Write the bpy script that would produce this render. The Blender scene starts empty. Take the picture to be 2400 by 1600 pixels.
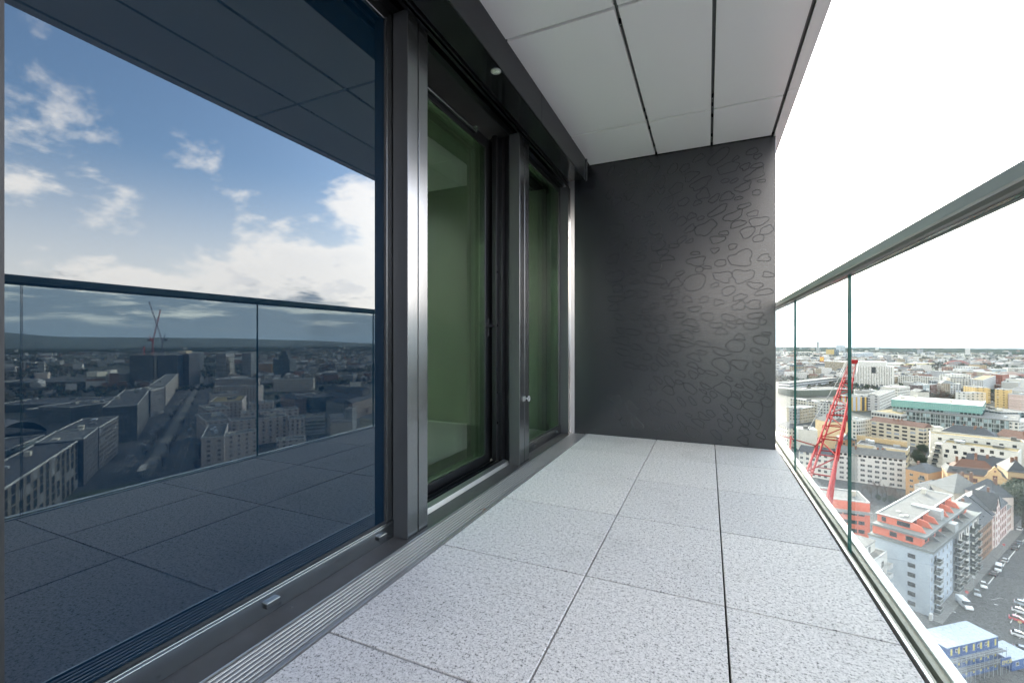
import bpy, bmesh, math, random
from mathutils import Vector, Matrix
from mathutils import noise as mnoise
R = math.radians
PI = math.pi
sc = bpy.context.scene
col = sc.collection
# ---------------------------------------------------------------- camera, sky, sun, exposure
CAMZ = 0.93                      # eye height over the terrace; terrace floor is z = 0
GZ = -84.0                       # street level
FPX, CX, CY = 1033.7, 1200.0, 800.0
YAW = R(23.95)
cy_, sy_ = math.cos(YAW), math.sin(YAW)
cam = bpy.data.cameras.new('camera')
cam.sensor_width = 36.0
cam.lens = FPX / 2400 * 36.0
cam.clip_start = 0.05
cam.clip_end = 60000
camo = bpy.data.objects.new('camera', cam)
col.objects.link(camo)
camo.location = (0, 0, CAMZ)
camo.rotation_euler = (R(90), 0, YAW)
sc.camera = camo

SUN_EL, SUN_AZ = R(19), R(-7)    # azimuth: clockwise from +Y
world = bpy.data.worlds.new("World")
sc.world = world
world.use_nodes = True
nt = world.node_tree
N = nt.nodes
LK = nt.links.new


def wmath(op, a, b=None, c=None):
    n = N.new('ShaderNodeMath'); n.operation = op
    for i, v in enumerate((a, b, c)):
        if v is None: continue
        if isinstance(v, (int, float)): n.inputs[i].default_value = v
        else: LK(v, n.inputs[i])
    return n.outputs[0]


def wmix(f, a, b):
    n = N.new('ShaderNodeMix'); n.data_type = 'RGBA'; n.clamp_factor = True
    for s, v in ((n.inputs[0], f), (n.inputs[6], a), (n.inputs[7], b)):
        if isinstance(v, (int, float)): s.default_value = v
        elif isinstance(v, tuple): s.default_value = (*v, 1)
        else: LK(v, s)
    return n.outputs[2]


def wrange(v, a, b, c=0.0, d=1.0):
    n = N.new('ShaderNodeMapRange'); n.interpolation_type = 'SMOOTHSTEP'
    LK(v, n.inputs[0])
    for i, q in enumerate((a, b, c, d)): n.inputs[i + 1].default_value = q
    return n.outputs[0]


CLOUD_SEED, CLOUD_THR = 9.2, 0.578
bg = N['Background']
tc = N.new('ShaderNodeTexCoord')
sep = N.new('ShaderNodeSeparateXYZ'); LK(tc.outputs['Generated'], sep.inputs[0])
zc = wmath('MAXIMUM', sep.outputs[2], 0.045)
cmb = N.new('ShaderNodeCombineXYZ'); LK(sep.outputs[0], cmb.inputs[0]); LK(sep.outputs[1], cmb.inputs[1]); LK(zc, cmb.inputs[2])
sky = N.new('ShaderNodeTexSky'); sky.sky_type = 'NISHITA'; sky.sun_disc = False
sky.sun_elevation = SUN_EL; sky.sun_rotation = SUN_AZ
sky.altitude = 180; sky.air_density = 1.0; sky.dust_density = 1.6; sky.ozone_density = 1.5
LK(cmb.outputs[0], sky.inputs[0])
# cloud layers
zd = wmath('ADD', zc, 0.42)
px = wmath('DIVIDE', sep.outputs[0], zd); py = wmath('DIVIDE', sep.outputs[1], zd)


def cloudnoise(sx, sy, scale, detail, rough, off, dist=0.25, zz=None):
    c2 = N.new('ShaderNodeCombineXYZ')
    LK(wmath('MULTIPLY', px, sx), c2.inputs[0]); LK(wmath('MULTIPLY', py, sy), c2.inputs[1])
    if zz is None: c2.inputs[2].default_value = off
    else: LK(wmath('ADD', zz, off), c2.inputs[2])
    n = N.new('ShaderNodeTexNoise'); n.inputs['Scale'].default_value = scale
    n.inputs['Detail'].default_value = detail; n.inputs['Roughness'].default_value = rough
    n.inputs['Distortion'].default_value = dist
    LK(c2.outputs[0], n.inputs[0])
    return n.outputs[0]


big = cloudnoise(1, 1, 1.1, 3, 0.5, CLOUD_SEED)
fine = cloudnoise(1, 1, 3.3, 10, 0.56, CLOUD_SEED + 5.0, 0.1)
lit = cloudnoise(1, 1, 3.3, 10, 0.56, CLOUD_SEED + 5.06, 0.1)
dens = wmath('ADD', wmath('MULTIPLY', fine, 0.72), wmath('MULTIPLY', big, 0.52))
thr = wmath('ADD', wmath('MULTIPLY', zc, 0.16), CLOUD_THR)     # fewer clouds higher up
m = wrange(wmath('SUBTRACT', dens, thr), 0.0, 0.085)
core = wrange(wmath('SUBTRACT', dens, thr), 0.04, 0.17)
relief = wrange(wmath('SUBTRACT', fine, lit), -0.03, 0.03)
shade = wmath('MULTIPLY', core, wmath('SUBTRACT', 1.0, wmath('MULTIPLY', relief, 0.75)))
cl = wmix(shade, (8.2, 6.7, 5.3), (3.5, 3.1, 3.0))
glow = N.new('ShaderNodeMix'); glow.data_type = 'RGBA'; glow.blend_type = 'ADD'; glow.inputs[0].default_value = 0.35
LK(cl, glow.inputs[6]); LK(sky.outputs[0], glow.inputs[7])
skym = wmix(wmath('MULTIPLY', m, 0.90), sky.outputs[0], glow.outputs[2])
# pale veil towards the horizon, then the grey-blue bank lying on it
veil = wmath('SUBTRACT', 1.0, wrange(zc, 0.06, 0.34))
skym = wmix(wmath('MULTIPLY', veil, 0.70), skym, (7.6, 6.6, 5.9))
zraw = wmath('MAXIMUM', sep.outputs[2], 0.0)
bankn = cloudnoise(1, 1, 2.2, 8, 0.6, 2.0, 0.2, wmath('MULTIPLY', zraw, 7.0))
edge = wmath('ADD', zraw, wmath('MULTIPLY', wmath('SUBTRACT', bankn, 0.5), 0.26))
bank = wmath('SUBTRACT', 1.0, wrange(edge, 0.072, 0.100))
streak = wrange(cloudnoise(1, 1, 2.6, 8, 0.6, 7.0, 0.2, wmath('MULTIPLY', zraw, 16.0)), 0.50, 0.66)
bcol = wmix(wmath('MULTIPLY', streak, wrange(zraw, 0.012, 0.05)), (1.25, 1.6, 2.0), (5.2, 4.9, 4.4))
skycl = wmix(wmath('MULTIPLY', bank, 0.9), skym, bcol)
# unseen grey-white cloud deck added overhead and behind, for brighter, more neutral fill light
over = wrange(zc, 0.62, 0.86)
back = wrange(wmath('ADD', wmath('MULTIPLY', sep.outputs[1], -1.0), wmath('MULTIPLY', sep.outputs[0], -0.35)), 0.05, 0.75)
deck = wmath('MULTIPLY', wmath('MAXIMUM', over, back), wrange(big, 0.25, 0.55, 0.55, 1.0))
skycl = wmix(wmath('MULTIPLY', deck, 0.85), skycl, (3.3, 3.05, 2.75))
LK(skycl, bg.inputs[0])
bg.inputs[1].default_value = 0.15

sun = bpy.data.lights.new('sun', 'SUN')
sun.energy = 1.5; sun.angle = R(11); sun.color = (1.0, 0.9, 0.78)
suno = bpy.data.objects.new('sun', sun); col.objects.link(suno)
sd = Vector((math.sin(SUN_AZ) * math.cos(SUN_EL), math.cos(SUN_AZ) * math.cos(SUN_EL), math.sin(SUN_EL)))
suno.rotation_euler = sd.to_track_quat('Z', 'Y').to_euler()
suno.location = (0, 0, 60)
sc.view_settings.view_transform = 'Standard'
sc.view_settings.look = 'None'
sc.view_settings.exposure = 3.12
sc.view_settings.gamma = 1
sc.cycles.max_bounces = 10
sc.cycles.transparent_max_bounces = 16
sc.cycles.use_denoising = True
rnd = random.Random(11)

# ---------------------------------------------------------------- helpers


class G:
    """small node-graph helper for a material"""
    def __init__(s, name):
        s.m = bpy.data.materials.new(name); s.m.use_nodes = True
        s.t = s.m.node_tree; s.n = s.t.nodes; s.p = s.n['Principled BSDF']; s.out = s.n['Material Output']

    def new(s, typ, **kw):
        n = s.n.new(typ)
        for k, v in kw.items(): setattr(n, k, v)
        return n

    def link(s, a, b): s.t.links.new(a, b)

    def setin(s, sock, v):
        if hasattr(v, 'is_output'): s.link(v, sock)
        elif isinstance(v, tuple) and len(v) == 3 and sock.type == 'RGBA': sock.default_value = (*v, 1)
        else: sock.default_value = v

    def math(s, op, *a):
        n = s.new('ShaderNodeMath', operation=op)
        for i, v in enumerate(a): s.setin(n.inputs[i], v)
        return n.outputs[0]

    def mix(s, f, a, b, blend='MIX'):
        n = s.new('ShaderNodeMix', data_type='RGBA', blend_type=blend)
        s.setin(n.inputs[0], f); s.setin(n.inputs[6], a); s.setin(n.inputs[7], b)
        return n.outputs[2]

    def coord(s, kind='Object'):
        return s.new('ShaderNodeTexCoord').outputs[kind]

    def noise(s, scale, detail=3, rough=0.5, vec=None, kind='Object', dist=0.0):
        n = s.new('ShaderNodeTexNoise'); s.link(vec if vec is not None else s.coord(kind), n.inputs[0])
        n.inputs['Scale'].default_value = scale; n.inputs['Detail'].default_value = detail
        n.inputs['Roughness'].default_value = rough; n.inputs['Distortion'].default_value = dist
        return n.outputs[0]

    def ramp(s, v, stops):
        n = s.new('ShaderNodeValToRGB'); s.link(v, n.inputs[0]); e = n.color_ramp.elements
        while len(e) < len(stops): e.new(0.5)
        for q, (p, c) in zip(e, stops):
            q.position = p; q.color = (*c, 1) if isinstance(c, tuple) else (c, c, c, 1)
        return n.outputs[0]

    def bump(s, h, strength=0.2, dist=0.01):
        n = s.new('ShaderNodeBump'); s.link(h, n.inputs['Height']); n.inputs['Strength'].default_value = strength
        n.inputs['Distance'].default_value = dist
        s.link(n.outputs[0], s.p.inputs['Normal'])

    def set(s, color=None, rough=None, metal=None, spec=None):
        if color is not None: s.setin(s.p.inputs['Base Color'], color)
        if rough is not None: s.setin(s.p.inputs['Roughness'], rough)
        if metal is not None: s.setin(s.p.inputs['Metallic'], metal)
        if spec is not None: s.setin(s.p.inputs['Specular IOR Level'], spec)
        return s


_mats = {}


def plain(name, color, rough=0.6, metal=0.0, var=0.12, scale=3.0, spec=None):
    """paint / metal / render with slight uneven tone"""
    k = (name, color, rough, metal)
    if k in _mats: return _mats[k]
    g = G(name)
    if var > 0:
        f = g.noise(scale, 4, 0.6)
        c = g.mix(f, tuple(x * (1 - var) for x in color), tuple(min(1, x * (1 + var)) for x in color))
        rr = g.math('ADD', g.math('MULTIPLY', g.noise(scale * 2.3, 3), 0.16), rough - 0.08)
        g.set(c, rr, metal, spec)
    else:
        g.set(color, rough, metal, spec)
    _mats[k] = g.m
    return g.m


def facade(color, pu=3.0, pv=3.1, fu=0.45, fv=0.5, win=(0.03, 0.04, 0.05), rough=0.8, vo=0.15):
    """far wall: a grid of window openings set by wall length and height in metres"""
    color = (color[0] * 0.90, color[1] * 0.86, color[2] * 0.80)
    k = ('facade', color, pu, pv, fu, fv, win)
    if k in _mats: return _mats[k]
    g = G('facade_render')
    uv = g.new('ShaderNodeSeparateXYZ'); g.link(g.coord('UV'), uv.inputs[0])
    a = g.math('DIVIDE', uv.outputs[0], pu); b = g.math('DIVIDE', g.math('ADD', uv.outputs[1], -vo), pv)
    ma = g.math('LESS_THAN', g.math('ABSOLUTE', g.math('ADD', g.math('FRACT', a), -0.5)), fu / 2)
    mb = g.math('LESS_THAN', g.math('ABSOLUTE', g.math('ADD', g.math('FRACT', b), -0.5)), fv / 2)
    w = g.new('ShaderNodeTexWhiteNoise', noise_dimensions='2D')
    cb = g.new('ShaderNodeCombineXYZ'); g.link(g.math('FLOOR', a), cb.inputs[0]); g.link(g.math('FLOOR', b), cb.inputs[1])
    g.link(cb.outputs[0], w.inputs[0])
    wc = g.mix(g.math('GREATER_THAN', w.outputs[0], 0.82), win, tuple(min(1, x * 5 + 0.1) for x in win))
    msk = g.math('MULTIPLY', ma, mb)
    wall = g.mix(g.noise(0.35, 3), tuple(x * 0.82 for x in color), tuple(min(1, x * 1.12) for x in color))
    g.set(g.mix(msk, wall, wc), g.math('SUBTRACT', rough, g.math('MULTIPLY', msk, 0.6)))
    _mats[k] = g.m
    return g.m


class MB:
    """collects shapes, links them as ONE mesh object"""
    def __init__(s): s.v = []; s.f = []; s.mi = []

    def add(s, verts, faces, mi=0):
        b = len(s.v); s.v += [tuple(p) for p in verts]
        s.f += [tuple(b + i for i in f) for f in faces]; s.mi += [mi] * len(faces)
        return s

    def box(s, x0, x1, y0, y1, z0, z1, mi=0, skip=''):
        vs = [(x, y, z) for z in (z0, z1) for y in (y0, y1) for x in (x0, x1)]
        fs = {'b': (0, 2, 3, 1), 't': (4, 5, 7, 6), 'f': (0, 1, 5, 4), 'k': (2, 6, 7, 3), 'l': (0, 4, 6, 2), 'r': (1, 3, 7, 5)}
        return s.add(vs, [f for k, f in fs.items() if k not in skip], mi)

    def prism(s, poly, z0, z1, mi=0):
        n = len(poly)
        vs = [(x, y, z0) for x, y in poly] + [(x, y, z1) for x, y in poly]
        fs = [tuple(range(n - 1, -1, -1)), tuple(range(n, 2 * n))] + [(i, (i + 1) % n, n + (i + 1) % n, n + i) for i in range(n)]
        return s.add(vs, fs, mi)

    def xprof(s, prof, y0, y1, mi=0):
        """profile (x,z) counter-clockwise, run along y"""
        n = len(prof)
        vs = [(x, y0, z) for x, z in prof] + [(x, y1, z) for x, z in prof]
        fs = [tuple(range(n)), tuple(range(2 * n - 1, n - 1, -1))] + [(i, n + i, n + (i + 1) % n, (i + 1) % n) for i in range(n)]
        return s.add(vs, fs, mi)

    def tube(s, p, q, r, n=6, mi=0, r2=None):
        p = Vector(p); q = Vector(q); d = (q - p).normalized()
        a = d.orthogonal().normalized(); b = d.cross(a)
        r2 = r if r2 is None else r2
        vs = [p + (a * math.cos(t) + b * math.sin(t)) * r for t in [2 * PI * i / n for i in range(n)]]
        vs += [q + (a * math.cos(t) + b * math.sin(t)) * r2 for t in [2 * PI * i / n for i in range(n)]]
        fs = [(i, (i + 1) % n, n + (i + 1) % n, n + i) for i in range(n)] + [tuple(range(n - 1, -1, -1)), tuple(range(n, 2 * n))]
        return s.add(vs, fs, mi)

    def lathe(s, prof, n=16, mi=0, c=(0, 0, 0)):
        vs = [(c[0] + r * math.cos(2 * PI * i / n), c[1] + r * math.sin(2 * PI * i / n), c[2] + z) for r, z in prof for i in range(n)]
        fs = [(k * n + i, k * n + (i + 1) % n, (k + 1) * n + (i + 1) % n, (k + 1) * n + i) for k in range(len(prof) - 1) for i in range(n)]
        return s.add(vs, fs, mi)

    def mesh(s, name, mats, bevel=0.0, seg=2, uv=True, fixn=True):
        me = bpy.data.meshes.new(name)
        me.from_pydata(s.v, [], s.f)
        for m in (mats if isinstance(mats, (list, tuple)) else [mats]): me.materials.append(m)
        me.polygons.foreach_set('material_index', s.mi)
        if bevel > 0 or fixn:
            bm = bmesh.new(); bm.from_mesh(me)
            if fixn: bmesh.ops.recalc_face_normals(bm, faces=bm.faces)
            if bevel > 0:
                es = [e for e in bm.edges if len(e.link_faces) == 2 and e.calc_face_angle(0) > 0.5]
                bmesh.ops.bevel(bm, geom=es, offset=bevel, segments=seg, affect='EDGES', profile=0.5, clamp_overlap=True)
            bm.to_mesh(me); bm.free()
        if uv:
            ul = me.uv_layers.new(name='UVMap').data
            for p in me.polygons:
                n = p.normal
                if abs(n.z) > 0.8: t = None
                else: t = Vector((-n.y, n.x, 0)).normalized()
                for li in p.loop_indices:
                    c = me.vertices[me.loops[li].vertex_index].co
                    ul[li].uv = (c.x, c.y) if t is None else (c.dot(t), c.z)
        me.update()
        return me

    def build(s, name, mats, parent=None, bevel=0.0, seg=2, **kw):
        o = bpy.data.objects.new(name, s.mesh(name, mats, bevel, seg))
        col.objects.link(o)
        if parent is not None: o.parent = parent
        return o


def tag(o, label=None, cat=None, group=None, kind=None):
    for k, v in (('label', label), ('category', cat), ('group', group), ('kind', kind)):
        if v: o[k] = v
    return o


def thing(name, label, cat, loc=(0, 0, 0), rz=0.0, group=None):
    o = bpy.data.objects.new(name, None); col.objects.link(o)
    o.empty_display_size = 0.2
    o.location = loc; o.rotation_euler = (0, 0, rz)
    return tag(o, label, cat, group)


def inst(name, me, parent, loc=(0, 0, 0), rz=0.0, scale=None):
    o = bpy.data.objects.new(name, me); col.objects.link(o); o.parent = parent
    o.location = loc; o.rotation_euler = (0, 0, rz)
    if scale: o.scale = scale
    return o


def copy_tree(o, parent=None):
    c = o.copy(); col.objects.link(c)
    if parent is not None: c.parent = parent
    for ch in list(o.children): copy_tree(ch, c)
    return c


def smooth(o, ang=40):
    me = o.data
    me.polygons.foreach_set('use_smooth', [True] * len(me.polygons))
    try: me.set_sharp_from_angle(angle=R(ang))
    except Exception: pass
    return o


# ---------------------------------------------------------------- terrace materials
def granite():
    g = G('granite')
    co = g.coord()
    gr = g.noise(140, 4, 0.75, co)
    big = g.noise(3.0, 3, 0.6, co)
    mid = g.noise(60, 3, 0.6, co)
    v = g.math('ADD', g.math('MULTIPLY', gr, 0.72), g.math('MULTIPLY', mid, 0.28))
    c = g.ramp(v, [(0.36, 0.035), (0.415, 0.20), (0.455, 0.47), (0.55, 0.62), (0.68, 0.74)])
    tint = g.mix(big, (1.0, 0.95, 0.945), (1.0, 0.945, 0.93))
    st = g.ramp(g.noise(1.1, 5, 0.65, co), [(0.30, 0.84), (0.45, 1.0)])
    c = g.mix(1.0, g.mix(1.0, c, tint, 'MULTIPLY'), st, 'MULTIPLY')
    ri = g.new('ShaderNodeNewGeometry').outputs['Random Per Island']
    tone = g.ramp(ri, [(0.0, (0.90, 0.90, 0.91)), (1.0, (1.04, 1.03, 1.02))])
    spot = g.ramp(g.noise(7.0, 5, 0.7, co), [(0.27, 0.62), (0.33, 1.0)])
    c = g.mix(1.0, g.mix(1.0, c, tone, 'MULTIPLY'), spot, 'MULTIPLY')
    g.set(c, 0.72, 0, 0.35)
    g.bump(gr, 0.35, 0.003)
    return g.m


def anodised(name, c, rough, metal=1.0, spec=None, brushed=True):
    g = G(name)
    mp = g.new('ShaderNodeMapping'); g.link(g.coord(), mp.inputs[0])
    mp.inputs['Scale'].default_value = (60, 60, 0.8)
    st = g.noise(3, 4, 0.6, mp.outputs[0])
    sm = g.noise(2.2, 4, 0.6)
    cc = g.mix(sm, tuple(x * 0.86 for x in c), tuple(min(1, x * 1.12) for x in c))
    r = g.math('ADD', g.math('MULTIPLY', st, 0.04), rough - 0.02)
    r = g.math('ADD', r, g.math('MULTIPLY', sm, 0.06))
    g.set(cc, r, metal, spec)
    return g.m


def coated_glass(name, tint, refl, body, rtint=(1, 1, 1), gain=1.0, opaque=False):
    """window glass: reflective coating over a tinted body"""
    g = G(name); g.n.remove(g.p)
    fr = g.new('ShaderNodeFresnel'); fr.inputs[0].default_value = 1.5
    f = g.math('MINIMUM', g.math('ADD', g.math('MULTIPLY', fr.outputs[0], gain), refl), 0.95)
    gl = g.new('ShaderNodeBsdfGlossy'); gl.inputs['Roughness'].default_value = 0.0; gl.inputs['Color'].default_value = (*rtint, 1)
    if opaque:
        b = g.new('ShaderNodeBsdfDiffuse'); b.inputs[0].default_value = (*body, 1)
    else:
        b = g.new('ShaderNodeBsdfTransparent'); b.inputs[0].default_value = (*tint, 1)
    mx = g.new('ShaderNodeMixShader'); g.link(f, mx.inputs[0]); g.link(b.outputs[0], mx.inputs[1]); g.link(gl.outputs[0], mx.inputs[2])
    g.link(mx.outputs[0], g.out.inputs[0])
    return g.m


M_GRANITE = granite()
M_ANTH = anodised('anthracite_aluminium', (0.24, 0.255, 0.27), 0.22, 1.0)
M_DARK = anodised('dark_aluminium', (0.05, 0.053, 0.06), 0.30, 0.95)
M_SIDE = plain('post_side_shade', (0.042, 0.044, 0.050), 0.45, 0.0, 0.08)
M_STEEL = anodised('stainless_steel', (0.60, 0.60, 0.60), 0.34, 1.0)
M_GRATE = anodised('grating_steel', (0.46, 0.44, 0.43), 0.38, 0.7)
M_RAIL = anodised('rail_grey', (0.56, 0.62, 0.63), 0.5, 0.0)
M_BLACK = plain('black_gap', (0.008, 0.008, 0.009), 0.8, 0, 0.2)
M_HEAD = plain('black_gloss_sheet', (0.012, 0.013, 0.015), 0.16, 0, 0.25, 2.0)
M_SILL = plain('sill_coating', (0.045, 0.042, 0.042), 0.55, 0, 0.35, 9.0)
M_RUBBER = plain('rubber', (0.012, 0.012, 0.014), 0.5, 0, 0.1)
M_CEIL = plain('ceiling_metal', (0.82, 0.785, 0.80), 0.32, 0.0, 0.0, 0.8, 0.45)
M_CEDGE = plain('ceiling_edge_gleam', (0.97, 0.96, 0.95), 0.45, 0.0, 0.03)  # paler than the panels: the gleam of their edges put into the colour
M_PANEL = plain('dark_wall_panel', (0.015, 0.0172, 0.0225), 0.26, 0.0, 0.0, 1.3, 0.95)
M_MIRROR = coated_glass('mirror_window_glass', None, 0.050, (0.0012, 0.008, 0.018), (0.82, 0.92, 1.0), 1.0, True)
M_GREEN = coated_glass('green_window_glass', (0.86, 0.95, 0.80), 0.045, None, (0.85, 1.0, 0.9), 0.9)
M_CLEAR = coated_glass('railing_glass', (0.90, 0.945, 0.94), 0.003, None, (1, 1, 1), 0.25)
M_GEDGE = plain('glass_edge', (0.008, 0.075, 0.065), 0.12, 0, 0.2)
M_INT = plain('interior_white', (0.86, 0.86, 0.84), 0.8, 0, 0.02)
M_INTF = plain('interior_floor', (0.16, 0.15, 0.14), 0.4, 0, 0.2, 4)

# ---------------------------------------------------------------- the terrace
Y0, Y1 = -2.9, 4.375             # balcony run, cut short behind for sky light; Y1 is the dark end wall
xs = [-1.112, -0.446, 0.056, 0.545]
fl = MB()
yj = [4.39 - 0.667 * k for k in range(12)]
for a, b in zip(xs[:-1], xs[1:]):
    for y1, y0 in zip(yj[:-1], yj[1:]):
        jx = rnd.uniform(-0.0008, 0.0008)
        fl.box(a + 0.003, b - 0.003, y0 + 0.0034, y1 - 0.0034, -0.03, rnd.uniform(-0.0006, 0.0006))
tag(fl.build('floor', M_GRANITE, bevel=0.0022, seg=2), kind='structure')
tag(MB().box(-1.40, 0.50, Y0 - 0.05, 4.4, -0.30, -0.031).build('slab', plain('concrete', (0.05, 0.05, 0.05), 0.9)), kind='structure')

# drain grating
gr = thing('drain_grating', 'long slotted steel drain grating running between the window sill and the granite', 'grating', (-1.19, 0, 0))
b = MB()
for k in range(8):
    x = -0.0595 + k * 0.0172
    ys = Y0
    for ye in (-1.2, 0.38, 1.742, 3.05, Y1 - 0.01):
        b.box(x - 0.0042, x + 0.0042, ys, ye - 0.003, -0.022, 0.0)
        ys = ye
b.build('slat', M_GRATE, gr, bevel=0.0026, seg=2)
b = MB()
for x in (-0.0715, 0.0735):
    b.box(x - 0.0025, x + 0.0025, Y0, Y1 - 0.005, -0.03, 0.004)
b.build('edge_strip', M_STEEL, gr)
MB().box(-0.069, 0.071, Y0, Y1 - 0.006, -0.0305, -0.0290).build('channel', M_BLACK, gr)

lf = thing('dry_leaf', 'small crumpled brown leaf caught on the drain grating', 'leaf', (-1.135, 2.16, 0.002), 0.5)
b = MB()
for k in range(5):
    a = -0.9 + k * 0.45
    b.add([(0, 0, 0), (0.012 * math.cos(a - 0.2), 0.012 * math.sin(a - 0.2), 0.006), (0.024 * math.cos(a), 0.024 * math.sin(a), 0.002 + 0.004 * (k % 2)),
           (0.012 * math.cos(a + 0.2), 0.012 * math.sin(a + 0.2), 0.005)], [(0, 1, 2, 3)])
b.build('blade', plain('dry_leaf', (0.30, 0.13, 0.05), 0.8), lf)
MB().tube((0, 0, 0.001), (-0.02, 0.004, 0.003), 0.0008).build('stalk', plain('leaf_stalk', (0.2, 0.12, 0.06), 0.8), lf)

# window sill strip
sl = MB().box(-1.405, -1.2655, Y0, Y1 - 0.003, -0.03, 0.0015)
for y in (0.72, 1.10, 1.62, 2.4, 3.4, 4.1):
    sl.lathe([(0.007, 0.0015), (0.006, 0.004), (0.0, 0.0045)], 8, 0, (-1.335, y, 0))
tag(sl.build('window_sill', M_SILL), 'dark screwed metal sill strip along the foot of the windows', 'sill')


def post(y, label, w=0.161, ring=False):
    t = thing('facade_post', label, 'window post', (-1.285, y, 0), 0, 'anthracite posts between the windows')
    wa = w * 0.48
    b = MB()
    b.box(-0.085, 0.0, 0.0, wa, 0.002, 2.49)
    b.box(-0.085, -0.001, wa + 0.010, w, 0.002, 2.49)
    b.build('profile', M_ANTH, t, bevel=0.0018)
    MB().box(-0.0845, -0.002, -0.0016, -0.0002, 0.003, 2.489).build('side_shade', M_SIDE, t)  # added dark sheet: shade of the post's side face put into its colour
    b = MB()
    b.box(-0.083, -0.014, wa + 0.0005, wa + 0.0095, 0.002, 2.489)
    b.build('joint', M_BLACK, t)
    b = MB()
    b.box(-0.135, -0.0852, 0.022, w - 0.016, 0.002, 2.49)
    b.box(-0.190, -0.1352, 0.006, w - 0.006, 0.002, 2.49)
    b.build('rebate', M_DARK, t, bevel=0.0015)
    if ring:
        b = MB()
        b.box(0.0005, 0.004, 0.055, 0.105, 0.475, 0.512)
        b.tube((0.004, 0.10, 0.493), (0.022, 0.112, 0.493), 0.0045, 8)
        cen = Vector((0.024, 0.122, 0.49)); n = 18
        for i in range(n):
            a0, a1 = 2 * PI * i / n, 2 * PI * (i + 1) / n
            b.tube(cen + Vector((0, math.cos(a0) * 0.019, math.sin(a0) * 0.019)), cen + Vector((0, math.cos(a1) * 0.019, math.sin(a1) * 0.019)), 0.0035, 8)
        smooth(b.build('ring_catch', M_STEEL, t))
    return t


post(1.691, 'anthracite window post between the big mirrored window and the green door', 0.161)
post(3.037, 'anthracite window post with the steel ring catch, between the door and the far window', 0.19, True)
post(4.29, 'anthracite window post in the corner beside the patterned dark wall', 0.078)
post(0.210, 'anthracite window post cut off by the left edge of the photo', 0.161)
post(-1.35, 'anthracite window post behind the viewer', 0.161)


def fixed_window(name, label, ya, yb, glass, clips, xg=-1.378):
    t = thing(name, label, 'window', (xg, ya, 0))
    L = yb - ya
    fb, fs, ft = 0.084, 0.040, 2.49
    b = MB()
    b.box(-0.055, 0.012, 0, L, 0.002, fb)
    b.box(-0.055, 0.004, 0, fs, fb + 0.0005, ft)
    b.box(-0.055, 0.004, L - fs, L, fb + 0.0005, ft)
    b.box(-0.055, 0.004, fs + 0.0005, L - fs - 0.0005, ft - 0.06, ft)
    b.box(-0.050, 0.0145, 0.001, L - 0.001, fb - 0.012, fb - 0.009)
    b.build('frame', M_ANTH, t, bevel=0.0015)
    b = MB()
    b.box(-0.03, -0.002, fs, fs + 0.010, fb, ft - 0.06)
    b.box(-0.03, -0.002, L - fs - 0.010, L - fs, fb, ft - 0.06)
    b.box(-0.03, -0.002, fs + 0.010, L - fs - 0.010, fb, fb + 0.008)
    b.build('gasket', M_RUBBER, t)
    MB().box(-0.030, -0.006, fs + 0.0105, L - fs - 0.0105, fb + 0.0085, ft - 0.061).build('pane', glass, t)
    for y in clips:
        MB().box(0.0125, 0.026, y - 0.026, y + 0.026, 0.030, 0.050).build('drain_cap', M_ANTH, t, bevel=0.002)
    return t


fixed_window('fixed_window', 'large mirrored blue window reflecting sky, railing and city', 0.373, 1.690, M_MIRROR, (0.672, 1.227))
fixed_window('fixed_window', 'mirrored window behind the viewer', -1.188, 0.209, M_MIRROR, ())
fixed_window('fixed_window', 'narrow green tinted window next to the patterned dark wall', 3.228, 4.289, M_GREEN, (0.30, 0.94), -1.372)

# balcony door, set back from the posts
dr = thing('balcony_door', 'green tinted glass balcony door in a dark frame with a lever handle', 'door', (-1.50, 1.853, 0))
DL = 3.036 - 1.853
b = MB()
b.box(-0.045, 0.0, 0.02, DL - 0.005, 0.045, 0.093)
b.box(-0.045, 0.0, 0.02, 0.10, 0.0935, 2.44)
b.box(-0.045, 0.0, DL - 0.145, DL - 0.035, 0.0935, 2.44)
b.box(-0.045, 0.0, 0.1005, DL - 0.1455, 2.36, 2.44)
b.build('frame', M_DARK, dr, bevel=0.002)
MB().box(-0.034, -0.012, 0.101, DL - 0.146, 0.094, 2.3595).build('pane', M_GREEN, dr)
b = MB()
b.box(-0.030, 0.085, DL - 0.034, DL, 0.04, 2.47)
b.box(0.020, 0.055, DL - 0.075, DL - 0.0345, 0.04, 2.47)
b.box(-0.06, -0.0305, 0.0, DL, 0.002, 0.040)
b.build('jamb', M_DARK, dr, bevel=0.0015)
b = MB()
for z in (0.32, 0.55, 1.05, 1.45):
    b.tube((0.0552, DL - 0.055, z), (0.0585, DL - 0.055, z), 0.009, 10)
b.build('bolt', M_ANTH, dr)
b = MB()
b.tube((0.0, DL - 0.090, 1.045), (0.038, DL - 0.090, 1.045), 0.010, 10)
b.box(0.030, 0.044, DL - 0.22, DL - 0.079, 1.035, 1.056)
b.box(0.0, 0.006, DL - 0.108, DL - 0.072, 0.97, 1.10)
b.build('handle', M_DARK, dr, bevel=0.003)
b = MB()
for i, (x, z) in enumerate(((0.004, 0.028), (0.022, 0.014), (0.040, 0.026), (0.058, 0.012), (0.072, 0.020))):
    b.box(x - 0.006, x + 0.006, 0.0, DL - 0.002, 0.0022, z)
b.build('track', M_DARK, dr, bevel=0.0012)
b = MB()
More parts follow.
